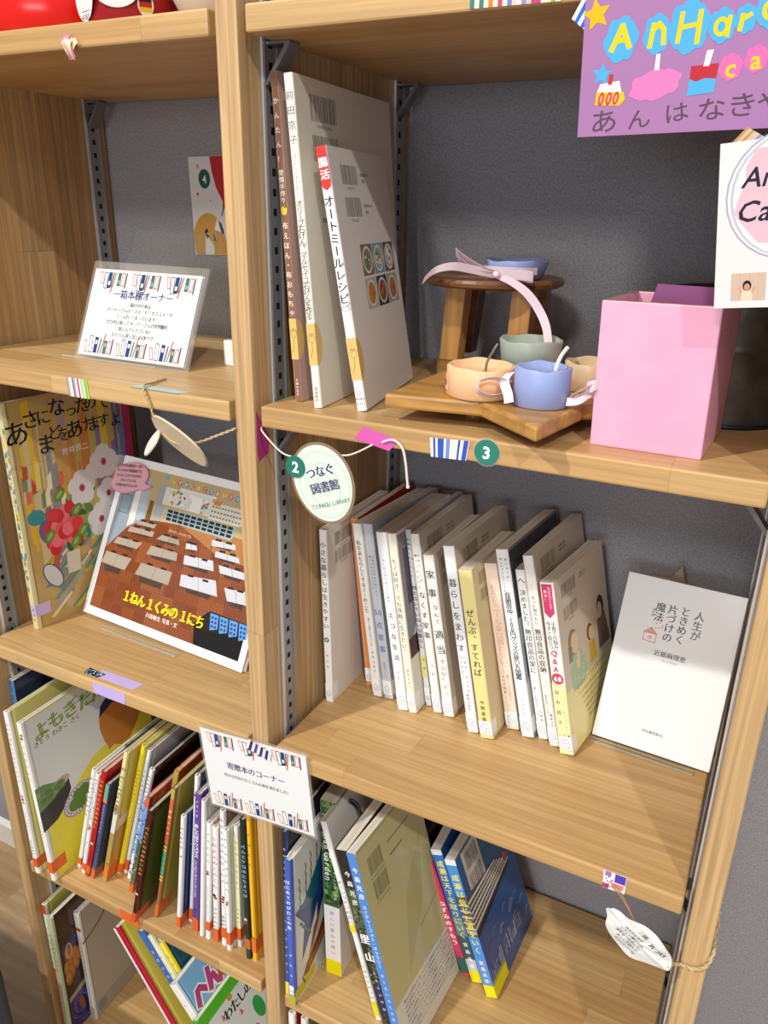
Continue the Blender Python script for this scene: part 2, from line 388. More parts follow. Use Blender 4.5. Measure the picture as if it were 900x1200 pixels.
# ------------------------------------------------------------------ the bookcase
case = thing('bookcase', 'tall two-bay pine bookcase with steel shelf rails against the grey wall', 'bookcase', (0, 0, 0))
PX = (-BW-2*PT, -PT, BW)
for x0 in PX:
    b = MB(); b.box(x0, x0+PT, 0, DEP, 0, 1780); b.build('side_panel', M_PANEL, case, bevel=0.0012, sc=0.001)
for bay in (0, 1):
    xa = (-BW-PT, 0)[bay]; xb = xa+BW
    for z in (ZA, ZB, ZC, ZD, ZE):
        b = MB(); b.box(xa+GAP, xb-GAP, 0.5, DEP-3, z-TH, z)
        b.build('shelf_board', M_SHELF, case, bevel=0.0018, sc=0.001)
    for side in (0, 1):
        for y0 in (27, 255):
            b = MB(); s = 1 if side == 0 else -1; xf = xa if side == 0 else xb
            def bx(d0, d1, *a, **k):
                q = sorted((xf+s*d0, xf+s*d1)); b.box(q[0], q[1], *a, **k)
            bx(0.1, 1.2, y0, y0+23, 60, 1700)                     # web
            bx(1.2, 2.6, y0, y0+3.2, 60, 1700, mi=1)             # front lip
            bx(1.2, 2.2, y0+20, y0+23, 60, 1700)
            z = 66.0
            while z < 1690:
                bx(1.2, 1.35, y0+10.2, y0+14.8, z, z+5.6, mi=2); z += 15.0
            b.build('shelf_rail', [M_RAIL, M_CHROME, M_SLOT], case, sc=0.001)
            for z in (ZA, ZB, ZC, ZD):
                c = MB(); zt = z-TH-0.15
                # bent tab: flat under the board, diagonal strut back to the rail
                pts = [(1.4, zt), (24, zt), (24.5, zt-1.5), (22, zt-6), (3.5, zt-29), (1.4, zt-30), (1.4, zt-27), (18.5, zt-4.5), (19.5, zt-2), (1.4, zt-2)]
                P = [(xf+s*px, pz) for px, pz in pts]
                if s < 0: P = P[::-1]
                c.prism(P, y0+4.5, y0+18.5, ax=1); c.build('shelf_clip', M_CLIP, case, sc=0.001)
# spine-foot position (mm), turn, lean, height, depth, thickness of every upright book
BK = {
 'B1': (26.3, 29.8, 1145.5, 0.0173, -0.0626, 254.3, 203.7, 6.8),
 'B2': (52.5, 18.8, 1145.6, 0.0816, -0.0851, 250.8, 189.4, 7.6),
 'B3': (90.4, 27.2, 1146.0, 0.1704, -0.1708, 203.3, 144.9, 8.6),
 'C1': (14.9, 95.1, 793.0, 0.0055, -0.0314, 204.6, 139.0, 8.9),
 'C2': (39.2, 144.2, 793.3, 0.0016, -0.1064, 202.7, 137.4, 8.8),
 'C3': (57.2, 128.6, 793.7, -0.0932, -0.1452, 203.8, 138.1, 11.0),
 'C4': (70.5, 130.5, 793.7, -0.0989, -0.1525, 205.4, 140.7, 11.5),
 'C5': (93.7, 118.9, 793.8, -0.0173, -0.1516, 205.6, 137.0, 12.2),
 'C6': (105.2, 119.9, 793.6, -0.0173, -0.1520, 206.5, 137.0, 9.8),
 'C7': (115.2, 140.0, 793.4, -0.0178, -0.1575, 205.5, 137.0, 6.7),
 'C8': (128.8, 133.1, 793.7, -0.0298, -0.1748, 205.6, 138.2, 10.1),
 'C9': (142.6, 132.0, 793.9, -0.0143, -0.1763, 186.1, 132.2, 12.2),
 'C10': (175.5, 118.6, 794.0, -0.0610, -0.1934, 207.0, 135.0, 12.1),
 'C11': (192.1, 115.7, 794.3, -0.0401, -0.1962, 186.7, 116.7, 14.7),
 'C12': (210.8, 143.3, 794.4, -0.0405, -0.2094, 186.8, 120.0, 14.3),
 'C13': (228.7, 138.1, 794.4, -0.0842, -0.2229, 206.6, 133.3, 13.6),
 'C14': (243.7, 143.1, 794.0, -0.0721, -0.2240, 187.2, 137.0, 10.6),
 'C15': (257.2, 137.2, 794.1, -0.0952, -0.2333, 206.6, 137.5, 10.7),
 'C16': (272.1, 130.1, 794.4, -0.1365, -0.2222, 184.7, 127.9, 14.3),
 'D1': (-394.9, -9.1, 439.0, 0.0319, -0.0186, 262.7, 220.0, 7.8),
 'D2': (-365.3, -8.2, 439.1, 0.0206, -0.0535, 252.9, 215.0, 7.5),
 'D3': (-352.6, 24.6, 439.8, 0.0173, 0.2933, 196.2, 190.0, 5.9),
 'D3b': (-339.8, 20.1, 439.8, 0.0131, 0.2880, 197.1, 190.0, 6.6),
 'D4': (-330.4, 18.6, 439.9, 0.0227, 0.2914, 207.0, 190.0, 7.3),
 'D5': (-321.8, 19.8, 439.8, 0.0123, 0.2968, 188.8, 180.0, 5.9),
 'D6': (-302.8, 23.4, 439.8, 0.0254, 0.2842, 249.1, 215.0, 6.6),
 'D7': (-294.7, 41.6, 439.9, 0.0297, 0.2931, 250.1, 200.0, 6.7),
 'D8': (-288.1, 47.1, 439.7, 0.0122, 0.2930, 242.6, 215.0, 5.8),
 'D9': (-276.7, 42.1, 439.8, 0.0162, 0.2975, 216.8, 225.0, 6.4),
 'D10': (-259.1, 27.1, 439.8, 0.0043, 0.2845, 187.6, 180.0, 6.5),
 'D11': (-221.7, -7.5, 439.6, 0.0191, 0.2496, 207.3, 230.0, 6.0),
 'D12': (-200.5, 11.4, 439.4, 0.0213, 0.2264, 234.3, 215.0, 4.7),
 'D13': (-165.4, 13.9, 439.3, 0.0220, 0.1321, 190.9, 200.0, 6.0),
 'D14': (-156.9, 27.8, 439.3, 0.0205, 0.1252, 246.0, 190.0, 5.8),
 'D15': (-142.7, 19.7, 439.4, 0.0268, 0.1028, 227.3, 210.0, 8.9),
 'D16': (-130.7, 17.4, 439.2, 0.0178, 0.0948, 224.0, 210.0, 5.7),
 'D17': (-121.0, 17.9, 439.2, 0.0256, 0.0857, 192.6, 190.0, 6.6),
 'D18': (-109.9, 19.9, 439.2, 0.0256, 0.0659, 187.7, 200.0, 7.7),
 'D19': (-97.3, 20.4, 439.1, 0.0224, 0.0542, 216.5, 200.0, 6.7),
 'D19b': (-87.3, 17.4, 439.0, 0.0123, 0.0380, 192.9, 210.0, 6.0),
 'D20': (-79.3, 27.9, 439.0, 0.0137, 0.0328, 193.8, 200.0, 5.8),
 'D21': (-58.9, 19.2, 438.9, 0.0365, 0.0123, 217.2, 210.0, 7.5),
 'D22': (-50.4, 20.8, 438.9, 0.0168, 0.0084, 228.5, 215.0, 6.0),
 'R0': (9.1, 3.5, 438.9, 0.0310, 0.0148, 244.8, 214.0, 4.5),
 'R1': (22.0, -5.2, 438.9, 0.0404, -0.0037, 216.5, 189.7, 8.5),
 'R2': (45.0, 50.7, 439.1, 0.0770, -0.0228, 259.2, 181.1, 20.1),
 'R3': (119.4, 24.6, 439.9, 0.0185, -0.2678, 267.2, 200.0, 7.4),
 'R4': (152.1, 2.1, 440.7, -0.0103, -0.2687, 260.6, 205.0, 13.6),
 'R5': (165.1, -2.6, 440.3, -0.0555, -0.2690, 264.5, 128.0, 10.9),
 'R6': (187.9, 122.4, 440.7, 0.0356, -0.3507, 162.0, 150.0, 10.2),
 'R7': (202.6, 120.5, 441.0, 0.0360, -0.3320, 189.2, 131.0, 13.1),
 'R8': (224.9, 110.4, 441.2, -0.0210, -0.3431, 189.7, 130.1, 13.5),
 'E1': (-421.1, 8.3, 92.3, 0.0101, -0.0052, 256.3, 214.3, 7.4),
 'E2': (-406.7, -0.0, 92.4, 0.0344, 0.0133, 248.5, 215.0, 9.8),
 'E3': (-392.9, 38.0, 92.3, 0.0344, -0.0093, 224.7, 215.0, 9.7),
 'E4': (-154.4, 33.9, 95.4, 0.0197, -0.5379, 290.0, 215.0, 12.2),
 'E5': (-117.6, 55.0, 95.9, 0.0309, -0.5961, 285.0, 215.0, 12.8),
 'E6': (-103.8, 49.3, 94.4, -0.0110, -0.5891, 285.0, 215.0, 7.7),
 'E7': (-94.5, 54.4, 94.2, -0.0110, -0.5890, 272.2, 215.0, 6.8),
 'E8': (-68.6, 34.2, 96.2, 0.0291, -0.6073, 238.4, 214.5, 13.8),
 'E9': (-6.2, -6.7, 96.1, -0.1062, -0.6903, 232.5, 215.0, 12.0),
}
# ------------------------------------------------------------------ books
BK.update({'D0': (-421.5, 20.5, 438.9, 0.0, 0.0, 286.0, 215.0, 9.0), 'D3c': (-345.5, 75.0, 439.9, 0.014, 0.288, 204.0, 150.0, 3.2),
 'D12b': (-245.0, 62.0, 439.9, 0.01, 0.270, 209.0, 170.0, 7.0), 'AS': (-395.9, 52.0, 793.0, -0.1285, -0.0166, 292.8, 175.0, 10.6),
 'E9': (-52.0, 25.0, 95.7, 0.02, -0.607, 194.0, 215.0, 12.0), 'X1': (9.0, 9.0, 92.3, 0.0, 0.0, 305.0, 200.0, 9.0), 'X2': (25.5, 11.0, 92.3, 0.0, 0.0, 304.0, 200.0, 9.0)})
KEEP = {}
def book(key, label, spine, cover, hard=False, texts=(), art=None, sart=None, tape=None, home=False, group=None, m=None, name='paperback', back=None, pages=None):
    x, y, z, yw, ln, H, D, T = BK[key]
    if key[0] in 'CD' and not key.startswith('D0'): T = T-0.15
    t = thing('picture_book' if hard else name, label, 'book', (x, y, z), (0, ln, yw), group); KEEP[key] = t
    m = m or P_SAT
    th = 1.7 if hard else 0.35
    th = min(th, T*0.22)
    # outline of the case in plan, spine at the front, open at the back
    hT = T/2; c = min(1.2, T*0.16)
    if hard:
        o = [(-hT, D), (-hT, 11), (-hT+0.8, 8), (-hT, 5), (-hT, 1.6), (-hT+c, 0), (hT-c, 0), (hT, 1.6), (hT, 5), (hT-0.8, 8), (hT, 11), (hT, D)]
        cl = [cover]*4+[spine]*3+[cover]*4; cl[3] = spine; cl[7] = spine if hard else cover
    else:
        o = [(-hT, D), (-hT, c), (-hT+c, 0), (hT-c, 0), (hT, c), (hT, D)]; cl = [cover, spine, spine, spine, cover]
    inn = []
    for i, (px, py) in enumerate(o):
        inn.append((max(-hT+th, min(hT-th, px*(1-th/hT) if abs(px) >= hT-1.0 else px)), max(py, th) if py < 1.7 else py))
    b = MB(); n = len(o)
    for zz in (0, H):
        b.v += [(px, py, zz) for px, py in o]+[(px, py, zz) for px, py in inn]
    ins = '#efebe4'
    for i in range(n-1):
        b.face([i, i+1, 2*n+i+1, 2*n+i], 0, (back or cover) if i < n//2-1 and not hard else cl[i])
        b.face([n+i, 3*n+i, 3*n+i+1, n+i+1], 0, ins)
        b.face([i, n+i, n+i+1, i+1], 0, cl[i]); b.face([2*n+i, 2*n+i+1, 3*n+i+1, 3*n+i], 0, cl[i])
    for i in (0, n-1): b.face([i, 2*n+i, 3*n+i, n+i], 0, cl[0])
    b.build('cover', m, t, sc=0.001)
    g = 3.0 if hard else 0.5
    b = MB(); b.box(-hT+th+0.02, hT-th-0.02, th+0.25, D-g, g if hard else 0.3, H-g, 0)
    b.build('page_block', pages or M_PAGES, t, sc=0.001)
    A = Art((0, 0, T, H))
    if sart: sart(A, T, H)
    for tx in texts:
        s_, f0, f1, col = tx[:4]; xf = tx[4] if len(tx) > 4 and tx[4] is not None else 0.5; sz = tx[5] if len(tx) > 5 and tx[5] else None
        wt = tx[6] if len(tx) > 6 else 0.0; jt = tx[7] if len(tx) > 7 else 0
        y0, y1 = H*(1-f0), H*(1-f1); p = (y0-y1)/len(s_)
        A.vtext(s_, xf*T, y0, y1, sz or min(p*1.0, T*0.8), col, wt, jt)
    if home:
        A.rect(0.3, H*0.025, T-0.3, H*0.108, '#f3f3f4'); w = T*0.56; xx = T*0.5-w/2; h0 = H*0.036
        A.line([(xx, h0), (xx, h0+w*0.95), (xx+w/2, h0+w*1.3), (xx+w, h0+w*0.95), (xx+w, h0), (xx, h0)], 0.45, '#6f7690')
        A.rect(xx+w*.25, h0+w*.62, xx+w*.75, h0+w*.7, '#8a8fa2'); A.text('文庫', T/2, h0+w*.36, w*0.3, '#6f7690')
    A.build('spine_print', t, (-hT, 0, 0), (1, 0, 0), (0, 0, 1), m)
    if art:
        A = Art((0, 0, D, H)); art(A, D, H); A.build('cover_print', t, (hT, 0, 0), (0, 1, 0), (0, 0, 1), m)
    if home:
        b = MB(); b.box(hT+0.01, hT+0.09, 0.6, 12, H*0.025, H*0.108, 0, '#f1f1f2')
        tag(b.build('label_sticker', m, t, sc=0.001), 'white paper label wrapped round the spine')
    if tape:
        tc, f0, f1, wr = tape
        b = MB(); b.box(-hT-0.05, hT+0.12, -0.12, -0.07, H*f0, H*f1, 0, tc); b.box(hT+0.1, hT+0.18, -0.12, wr, H*f0, H*f1, 0, tc)
        tag(b.build('spine_tape', P_SAT, t, sc=0.001), 'strip of coloured tape round the foot of the spine')
    return t
K = '#26262a'
def codes(c1='#4a443e', tops=(0.955, 0.86), x=0.28):
    def f(A, D, H):
        for tp in tops:
            A.barcode(D*0.12, H*(tp-0.07), D*0.27, H*0.07, c1); A.text('9784000000', D*0.255, H*(tp-0.083), H*0.014, c1)
        for i in range(2): A.text('本体価格（税別）', D*0.46, H*(tops[0]-0.02-0.02*i), H*0.013, c1, align='l')
    return f
G3 = 'paperbacks on the middle right shelf'
def C(key, label, spine, cover, texts, **k): return book(key, label, spine, cover, texts=texts, home=True, group=G3, **k)  # plain tan covers in this row have warm shade mixed into their colour
def flowerspot(A, T, H):
    for i in range(6): A.ell(T*.5+T*.2*math.cos(i*1.05), H*.378+T*.2*math.sin(i*1.05), T*.17, None, '#4f86a3')
    A.ell(T*.5, H*.378, T*.12, None, '#e8efe8')
def art1(A, D, H):
    codes()(A, D, H); A.poly([(D*.62, H*.12), (D, H*.3), (D, H*.62), (D*.86, H*.52)], '#d78d80'); A.poly([(D*.5, H*.25), (D*.8, H*.62), (D, H*.75), (D, H*.95), (D*.9, H*.9)], '#d8b8a6')
C('C1', 'white paperback with a small blue flower on its spine, upright against the post', '#f1efec', '#e2dbd0', [('小さな暮らしは生きやすい', .06, .56, K), ('おふみ', .70, .80, K, .5, 3.2)], art=art1, sart=flowerspot)
C('C2', 'orange-spined paperback with a red cover edge, standing behind its white neighbours', '#e7924f', '#b83a2a', [])
C('C3', 'white paperback with a long thin black title, next right of the orange spine', '#ecebe8', '#dcd8d0', [('私をあたらしくする51のこと', .09, .50, K), ('暮らしと体がととのうアイデア', .53, .70, K, .6, 2.6), ('本多さおり', .72, .86, K, .6, 3.2)])
C('C4', 'silver-grey paperback with large blue numerals and characters on the spine', '#c4cad3', '#a9afb8', [('ズボラさんでもうまくいく', .17, .40, K, .66, 3), ('整え上手になるための', .17, .36, K, .36, 2.6), ('点家事', .53, .74, '#3f6fb0', .5, 8.5, .012), ('整理収納アドバイザー', .78, .88, '#667', .5, 2.2)], sart=lambda A, T, H: A.text('50', T*.5, H*.51, 8.6, '#3f6fb0', .01))
C('C5', 'white paperback with a blue-grey tint and widely spaced handwritten title, right of the grey spine', '#eceef2', '#d7d4cf', [('少しの工夫でおいしい毎日', .14, .38, '#555a66', .45, 3), ('エコな生活', .42, .72, K, .52, 7, .0, .08), ('マキ。', .76, .86, K, .5, 3.2)])
def art6(A, D, H):
    A.rect(D*.02, H*.42, D*.98, H*.985, '#8c8a90'); A.rect(D*.08, H*.6, D*.5, H*.9, '#4c4a52'); A.rect(D*.02, H*.31, D*.98, H*.42, '#4a2020'); A.ell(D*.3, H*.37, 6, 4, '#7c2a26'); A.poly([(D*.1, H*.42), (D*.45, H*.75), (D*.6, H*.42)], '#c4c8d2')
C('C6', 'cream-spined paperback with pale grey title and a dark photograph on its cover', '#f4edda', '#e4e0da', [('モノは好き、でも身軽に生きたい。', .13, .66, '#6c6a66', .45, 6.2), ('本多さおり', .74, .86, '#6c6a66', .55, 3.4)], art=art6)
def s7(A, T, H): A.rect(0.4, H*.17, T-.4, H*.30, '#e8dc8a')
C('C7', 'slim white paperback with bold black title and a yellow patch near its foot', '#e9e9ea', '#b9bcc6', [('家事も人付き合いも', .04, .26, K, .3, 2.6), ('心地よく暮らす', .04, .22, K, .7, 2.4), ('持たないていねいな暮らし', .30, .66, K, .5, 5.6, .02), ('マキ', .70, .80, K, .6, 4)], sart=s7)
C('C8', 'tall white paperback with black marker-style title and a shade-tinted barcoded cover', '#f0efea', '#d7cab9', [('暮らしのムダを', .10, .30, K, .35, 3), ('手放すことば', .10, .26, K, .68, 2.6), ('なくす家事', .30, .58, K, .52, 8, .02, .06), ('マキ', .70, .80, K, .6, 4)], art=codes('#5b5147'))  # cover tan is warm shade put into the colour
C('C9', 'shorter white paperback with a scrawled brush title and pink author name', '#f2f0ea', '#d9d0c2', [('家事', .06, .28, K, .5, 10, .02, .1), ('なんて', .29, .42, K, .6, 6, 0, .1), ('適当', .43, .62, K, .5, 10.5, .015, .12), ('でいい！', .63, .78, K, .6, 6, 0, .1), ('ポン', .79, .87, '#d2698c', .55, 5)], art=codes('#5b5147'))
C('C10', 'tall white paperback with large dark-blue pencilled title and shade-tinted back cover', '#eaedf1', '#cdbfaa', [('暮らしをまわす', .16, .56, '#38424e', .5, 9.2, 0, .05), ('ためず、まよわず', .57, .78, '#556', .66, 3), ('よどみなく', .57, .70, '#556', .34, 3), ('本多さおり', .78, .88, '#445', .5, 3.6)], art=codes('#5b5147'))  # back cover coloured as it looks in shade and warm light
C('C11', 'yellow paperback with brush-written black title', '#e8dc92', '#d8c899', [('ぜんぶ、すてれば', .22, .62, K, .5, 9, .008, .05), ('中野善壽', .76, .90, K, .5, 5, .02)], art=codes('#5b5147'))
C('C12', 'pale peach paperback with faint pink title, right of the yellow one', '#f3dcca', '#e8cbb6', [('もうビニール傘は買わない。', .12, .64, '#e9b2a0', .5, 8.5, .0), ('暮らしと人生を変える', .66, .82, '#cf4a44', .66, 3, .02), ('65の物語', .66, .78, '#cf4a44', .34, 3, .02), ('大平一枝', .84, .94, '#d98f86', .5, 3)])
def art13(A, D, H):
    A.rect(D*.01, H*.02, D*.99, H*.985, '#4a4852'); A.rect(D*.08, H*.72, D*.45, H*.92, '#2c2b34')
    for i in range(8): A.rect(D*(.10+.045*i), H*.74, D*(.125+.045*i), H*.90, '#77757d')
    A.rect(D*.5, H*.78, D*.8, H*.93, '#3a241c'); A.rect(D*.55, H*.82, D*.75, H*.9, '#6a4632'); A.rect(D*.02, H*.3, D*.98, H*.64, '#a9b4ba'); A.rect(D*.05, H*.32, D*.4, H*.5, '#5f6d76'); A.rect(D*.01, H*.02, D*.99, H*.3, '#c6c8cb')
C('C13', 'tall white paperback with heavy black title and dark photographic cover', '#eef0f2', '#8a8890', [('新しいプチストレスを', .04, .22, K, .36, 2.8), ('家じゅうの', .04, .15, K, .74, 2.8), ('収納用品、100円グッズの使い方図鑑', .22, .68, K, .5, 6.6, .02), ('ｙｏｋｏ', .78, .88, '#667', .5, 3)], art=art13)
def art14(A, D, H):
    A.rect(D*.01, H*.1, D*.99, H*.99, '#a6b0b4'); A.rect(D*.05, H*.34, D*.5, H*.56, '#1f2022'); A.rect(D*.05, H*.28, D*.4, H*.33, '#222'); A.rect(D*.02, H*.58, D*.9, H*.74, '#7d8a90'); A.ell(D*.3, H*.2, 10, 12, '#d8a98c')
C('C14', 'short white paperback with an angle mark above its title and grey photo cover', '#eff0ee', '#c2c6c8', [('へ', .03, .09, K, .5, 8), ('決めました。無印良品の家に', .11, .60, K, .5, 7, .01), ('暮らしを変えたい人の', .68, .86, '#556', .35, 2.6), ('川原亮子', .82, .92, K, .66, 3)], art=art14)
C('C15', 'tall white paperback with a half-small half-bold title and shade-tinted cover, left of the pink-bannered one', '#eceae6', '#d3c6b4', [('もっと知りたい', .20, .35, K, .5, 4), ('無印良品の収納', .37, .60, K, .5, 7, .02), ('整理収納アドバイザー', .72, .84, '#445', .36, 2.4), ('本多さおり', .82, .92, K, .62, 3.6)], art=codes('#5b5147'))  # tan of the cover side stands for warm shade on it
def s16(A, T, H):
    A.rect(0, 0, T, H*.42, '#f3ecb0'); A.poly([(T*.12, H*.99), (T*.12, H*.83), (T*.5, H*.80), (T*.88, H*.83), (T*.88, H*.99)], '#cf3f6e')
    A.vtext('モンテッソーリで', T*.64, H*.975, H*.85, 3.4, '#fbe9ee'); A.vtext('解決！', T*.36, H*.96, H*.89, 3.4, '#fbe9ee')
    A.ell(T*.5, H*.452, T*.43, None, '#cf3f62'); A.text('68', T*.5, H*.452, 7, '#ffffff', .03)
    for i, c in enumerate('Q&A'): A.ch(c, T*.46, H*(.60-.046*i), 8, '#d0395f', .03)
    for i, c in enumerate(('#d9b23a', '#e9dfa0', '#d9a832', '#b7b9bb', '#7a2432')): A.rect(T*(.1+.17*i), H*.02, T*(.21+.17*i), H*.12, c)
def art16(A, D, H):
    codes('#5b5147', (0.95, 0.82))(A, D, H)
    A.rect(0, 0, D, H*.36, '#efe3a0')
    A.poly([(D*.14, H*.33), (D*.13, H*.46), (D*.2, H*.54), (D*.32, H*.54), (D*.42, H*.47), (D*.44, H*.37), (D*.34, H*.32)], '#a9c79a')
    for i in range(14): A.ell(D*(.17+.24*random.random()), H*(.35+.16*random.random()), .9, None, '#eef3df')
    A.ell(D*.22, H*.60, D*.085, H*.075, '#8f7a64'); A.ell(D*.25, H*.59, D*.07, H*.06, '#efcfa6'); A.poly([(D*.13, H*.6), (D*.12, H*.5), (D*.19, H*.5), (D*.2, H*.58)], '#8f7a64')
    A.poly([(D*.25, H*.44), (D*.28, H*.53), (D*.33, H*.52), (D*.31, H*.42)], '#efcfa6')
    A.ell(D*.56, H*.56, D*.06, H*.05, '#6f5440'); A.ell(D*.58, H*.55, D*.045, H*.04, '#e9c49a'); A.poly([(D*.52, H*.38), (D*.52, H*.5), (D*.64, H*.5), (D*.66, H*.38)], '#d8b83e')
    A.ell(D*.82, H*.64, D*.075, H*.07, '#3f3430'); A.poly([(D*.72, H*.4), (D*.73, H*.58), (D*.9, H*.6), (D*.97, H*.4)], '#7f6a5a'); A.ell(D*.8, H*.625, D*.05, H*.05, '#e0b88c')
    A.text('モンテッソーリって変えるんだ', D*.52, H*.335, H*.033, '#4a4436', rot=.02)
    for i in range(6): A.text('子どもの気持ちがわかれば子育てはもっと楽になる'[i:20-i], D*.53, H*(.285-.036*i), H*.021, ('#b8484a', '#5a4a3a')[i % 2])
C('C16', 'thick white and yellow paperback with a pink pennant and family drawing on its cover', '#f4f2ee', '#d8c9b6', [('子育ての悩みに', .22, .40, K, .68, 5.2, .012), ('今すぐ役立つ', .22, .38, K, .3, 5.2, .012), ('田中昌子', .60, .84, '#333', .3, 5), ('モンテッソーリ教師の母が教える', .61, .88, '#555', .74, 1.9)], art=art16, sart=s16)

# three tall paperbacks on the upper right shelf
G2 = 'craft and cookery books on the upper right shelf'
def tulip(A, T, H, u0=None):
    A.ell(T*.62, H*.208, 10, 17, '#d9b56c')
    A.ring(T*.62, H*.225, 2.6, 3.4, .35, '#8a6a2c'); A.line([(T*.62, H*.212), (T*.60, H*.19), (T*.45, H*.165)], .35, '#8a6a2c')
def sticker(key, col='#dcb86e'):
    t = KEEP[key]; _, _, _, _, _, H, D, T = BK[key]
    hw = T/2
    b = MB(); P = [(-hw-.05, -.1), (hw+.1, -.1)]
    cy, ry, rx = H*.21, 17.0, 11.0
    n = 20; pts = [(hw+.12, rx*math.cos(math.pi*i/n-math.pi/2)*1.0, cy+ry*math.sin(math.pi*i/n-math.pi/2)) for i in range(n+1)]
    k = len(b.v); b.v += pts; b.face(range(k, k+len(pts)), 0, col)
    k = len(b.v); b.v += [(-hw, -.1, cy-ry), (hw+.1, -.1, cy-ry), (hw+.1, -.1, cy+ry), (-hw, -.1, cy+ry)]; b.face([k, k+1, k+2, k+3], 0, col)
    o = tag(b.build('round_sticker', P_SAT, t, sc=0.001), 'round tan sticker with a line drawing, folded over the spine')
    A = Art(); c = '#9a7838'
    A.ring(T*.55, cy+5, 3.0, 3.6, .35, c); A.line([(T*.55, cy+1.5), (T*.5, cy-6), (T*.2, cy-11)], .4, c); A.line([(T*.2, cy+6), (T*.4, cy+9), (T*.55, cy+6), (T*.7, cy+9), (T*.9, cy+6)], .35, c)
    A.build('sticker_drawing', o, (-hw, -.12, 0))
def chick(A, T, H): A.ell(T*.5, H*.61, T*.42, T*.5, '#e9c23c'); A.ell(T*.62, H*.62, T*.1, None, '#3a2a1a'); A.rect(0, H*.96, T, H, '#7a5340')
book('B1', 'thin brown-spined craft book with a yellow chick, leftmost on the upper right shelf', '#8a5f48', '#b79c98', texts=[('かんたん！', .06, .26, '#f2e6dc', .5, 5), ('愛情手作り', .27, .37, '#f2e6dc', .5, 4.6, .02), ('布えほん・布おもちゃ', .42, .72, '#f2e6dc', .5, 5.6, .01), ('主婦の友社', .92, .98, '#f2e6dc', .5, 2.6)], sart=chick, group=G2)
sticker('B1')
def artB2(A, D, H):
    for tp in (.955, .84): A.barcode(D*.13, H*(tp-.075), D*.24, H*.075, '#44403c'); A.text('9784873274966', D*.25, H*(tp-.088), 3.4, '#44403c')
    for i, s_ in enumerate(('ISBN4-87327', 'C0077 1500E', '飛鳥新社')): A.text(s_, D*.16, H*(.70-.055*i), 4.2, '#55504a', align='l')
book('B2', 'tall cream paperback with a fine outlined title, behind the red-topped recipe book', '#f0ebdc', '#ddd6c8', texts=[('前田京子', .04, .20, '#6d6c66', .5, 6.4), ('オリーブ石けん、マルセイユ石けんを作る', .35, .71, '#585a55', .5, 6), ('お風呂の愉しみ', .74, .84, '#7fa9b8', .5, 3), ('飛鳥新社', .93, .98, '#555', .5, 3)], sart=lambda A, T, H: A.vlat('Maeda Kyoko', T*.5, H*.78, 4.5, '#9a9a94'), art=artB2, group=G2)
sticker('B2')
def sB3(A, T, H):
    A.poly([(0.2, H), (0.2, H*.875), (T*.12, H*.857), (T*.5, H*.845), (T*.88, H*.857), (T-.2, H*.875), (T-.2, H)], '#d22a26'); A.vtext('腸活', T*.5, H*.965, H*.88, 7.6, '#fff', .03)
    A.ring(T*.5, H*.41, 3.6, 2.2, .4, '#555'); A.line([(T*.6, H*.415), (T*.95, H*.43)], .5, '#555')
    A.ring(T*.5, H*.075, 1.8, 1.8, .35, '#555'); A.text('池田書店', T*.5, H*.05, 2.2, '#444'); A.text('10892', T*.5, H*.03, 2.6, '#444')
def artB3(A, D, H):
    for tp in (.94, .82): A.barcode(D*.17, H*(tp-.072), D*.25, H*.072, '#44403c'); A.text('9784262130', D*.29, H*(tp-.086), 3, '#44403c'); A.text('定価 本体1100円', D*.48, H*(tp-.03), 3, '#555', align='l'); A.text('（税別）', D*.48, H*(tp-.055), 3, '#555', align='l')
    for r in range(2):
        for c in range(3):
            x0, y0 = D*(.30+.21*c), H*(.515-.135*r); w, h = D*.20, H*.125
            A.rect(x0, y0, x0+w, y0+h, ('#8a6a50', '#6fa0b8', '#6a4a3a', '#b9b4a8', '#34383e', '#a99f90')[r*3+c])
            A.ell(x0+w/2, y0+h/2, w*.42, h*.44, '#dfe2e2'); A.ell(x0+w/2, y0+h/2, w*.34, h*.36, ('#7d8a58', '#a8a878', '#9db0a6', '#c08a3a', '#8a4a26', '#b87028')[r*3+c])
            for i in range(9):
                a = random.random()*6.3; q = random.random()*.26
                A.ell(x0+w/2+w*q*math.cos(a), y0+h/2+h*q*math.sin(a), w*.08, h*.05, random.choice((('#e9e4c8', '#4f6a34', '#f2efe0') if r == 0 else ('#d8642a', '#7a9a3a', '#b83a22'))))
            if r == 0 and c == 2: A.ell(x0+w*.55, y0+h*.42, w*.2, h*.18, '#f3ece0'); A.ell(x0+w*.55, y0+h*.42, w*.09, h*.08, '#d8431c'); A.ell(x0+w*.4, y0+h*.66, w*.16, h*.14, '#f3ece0')
book('B3', 'white recipe paperback with a red spine top and six bowl photographs on its cover', '#f1f0ee', '#e4dfd9', texts=[('オートミールレシピ', .17, .575, '#1d1f22', .5, 8.6, .022), ('ダイエット', .70, .79, '#c8403a', .74, 3, .02), ('美肌効果', .70, .78, '#c8403a', .3, 3, .02)], sart=sB3, art=artB3, group=G2)
sticker('B3')
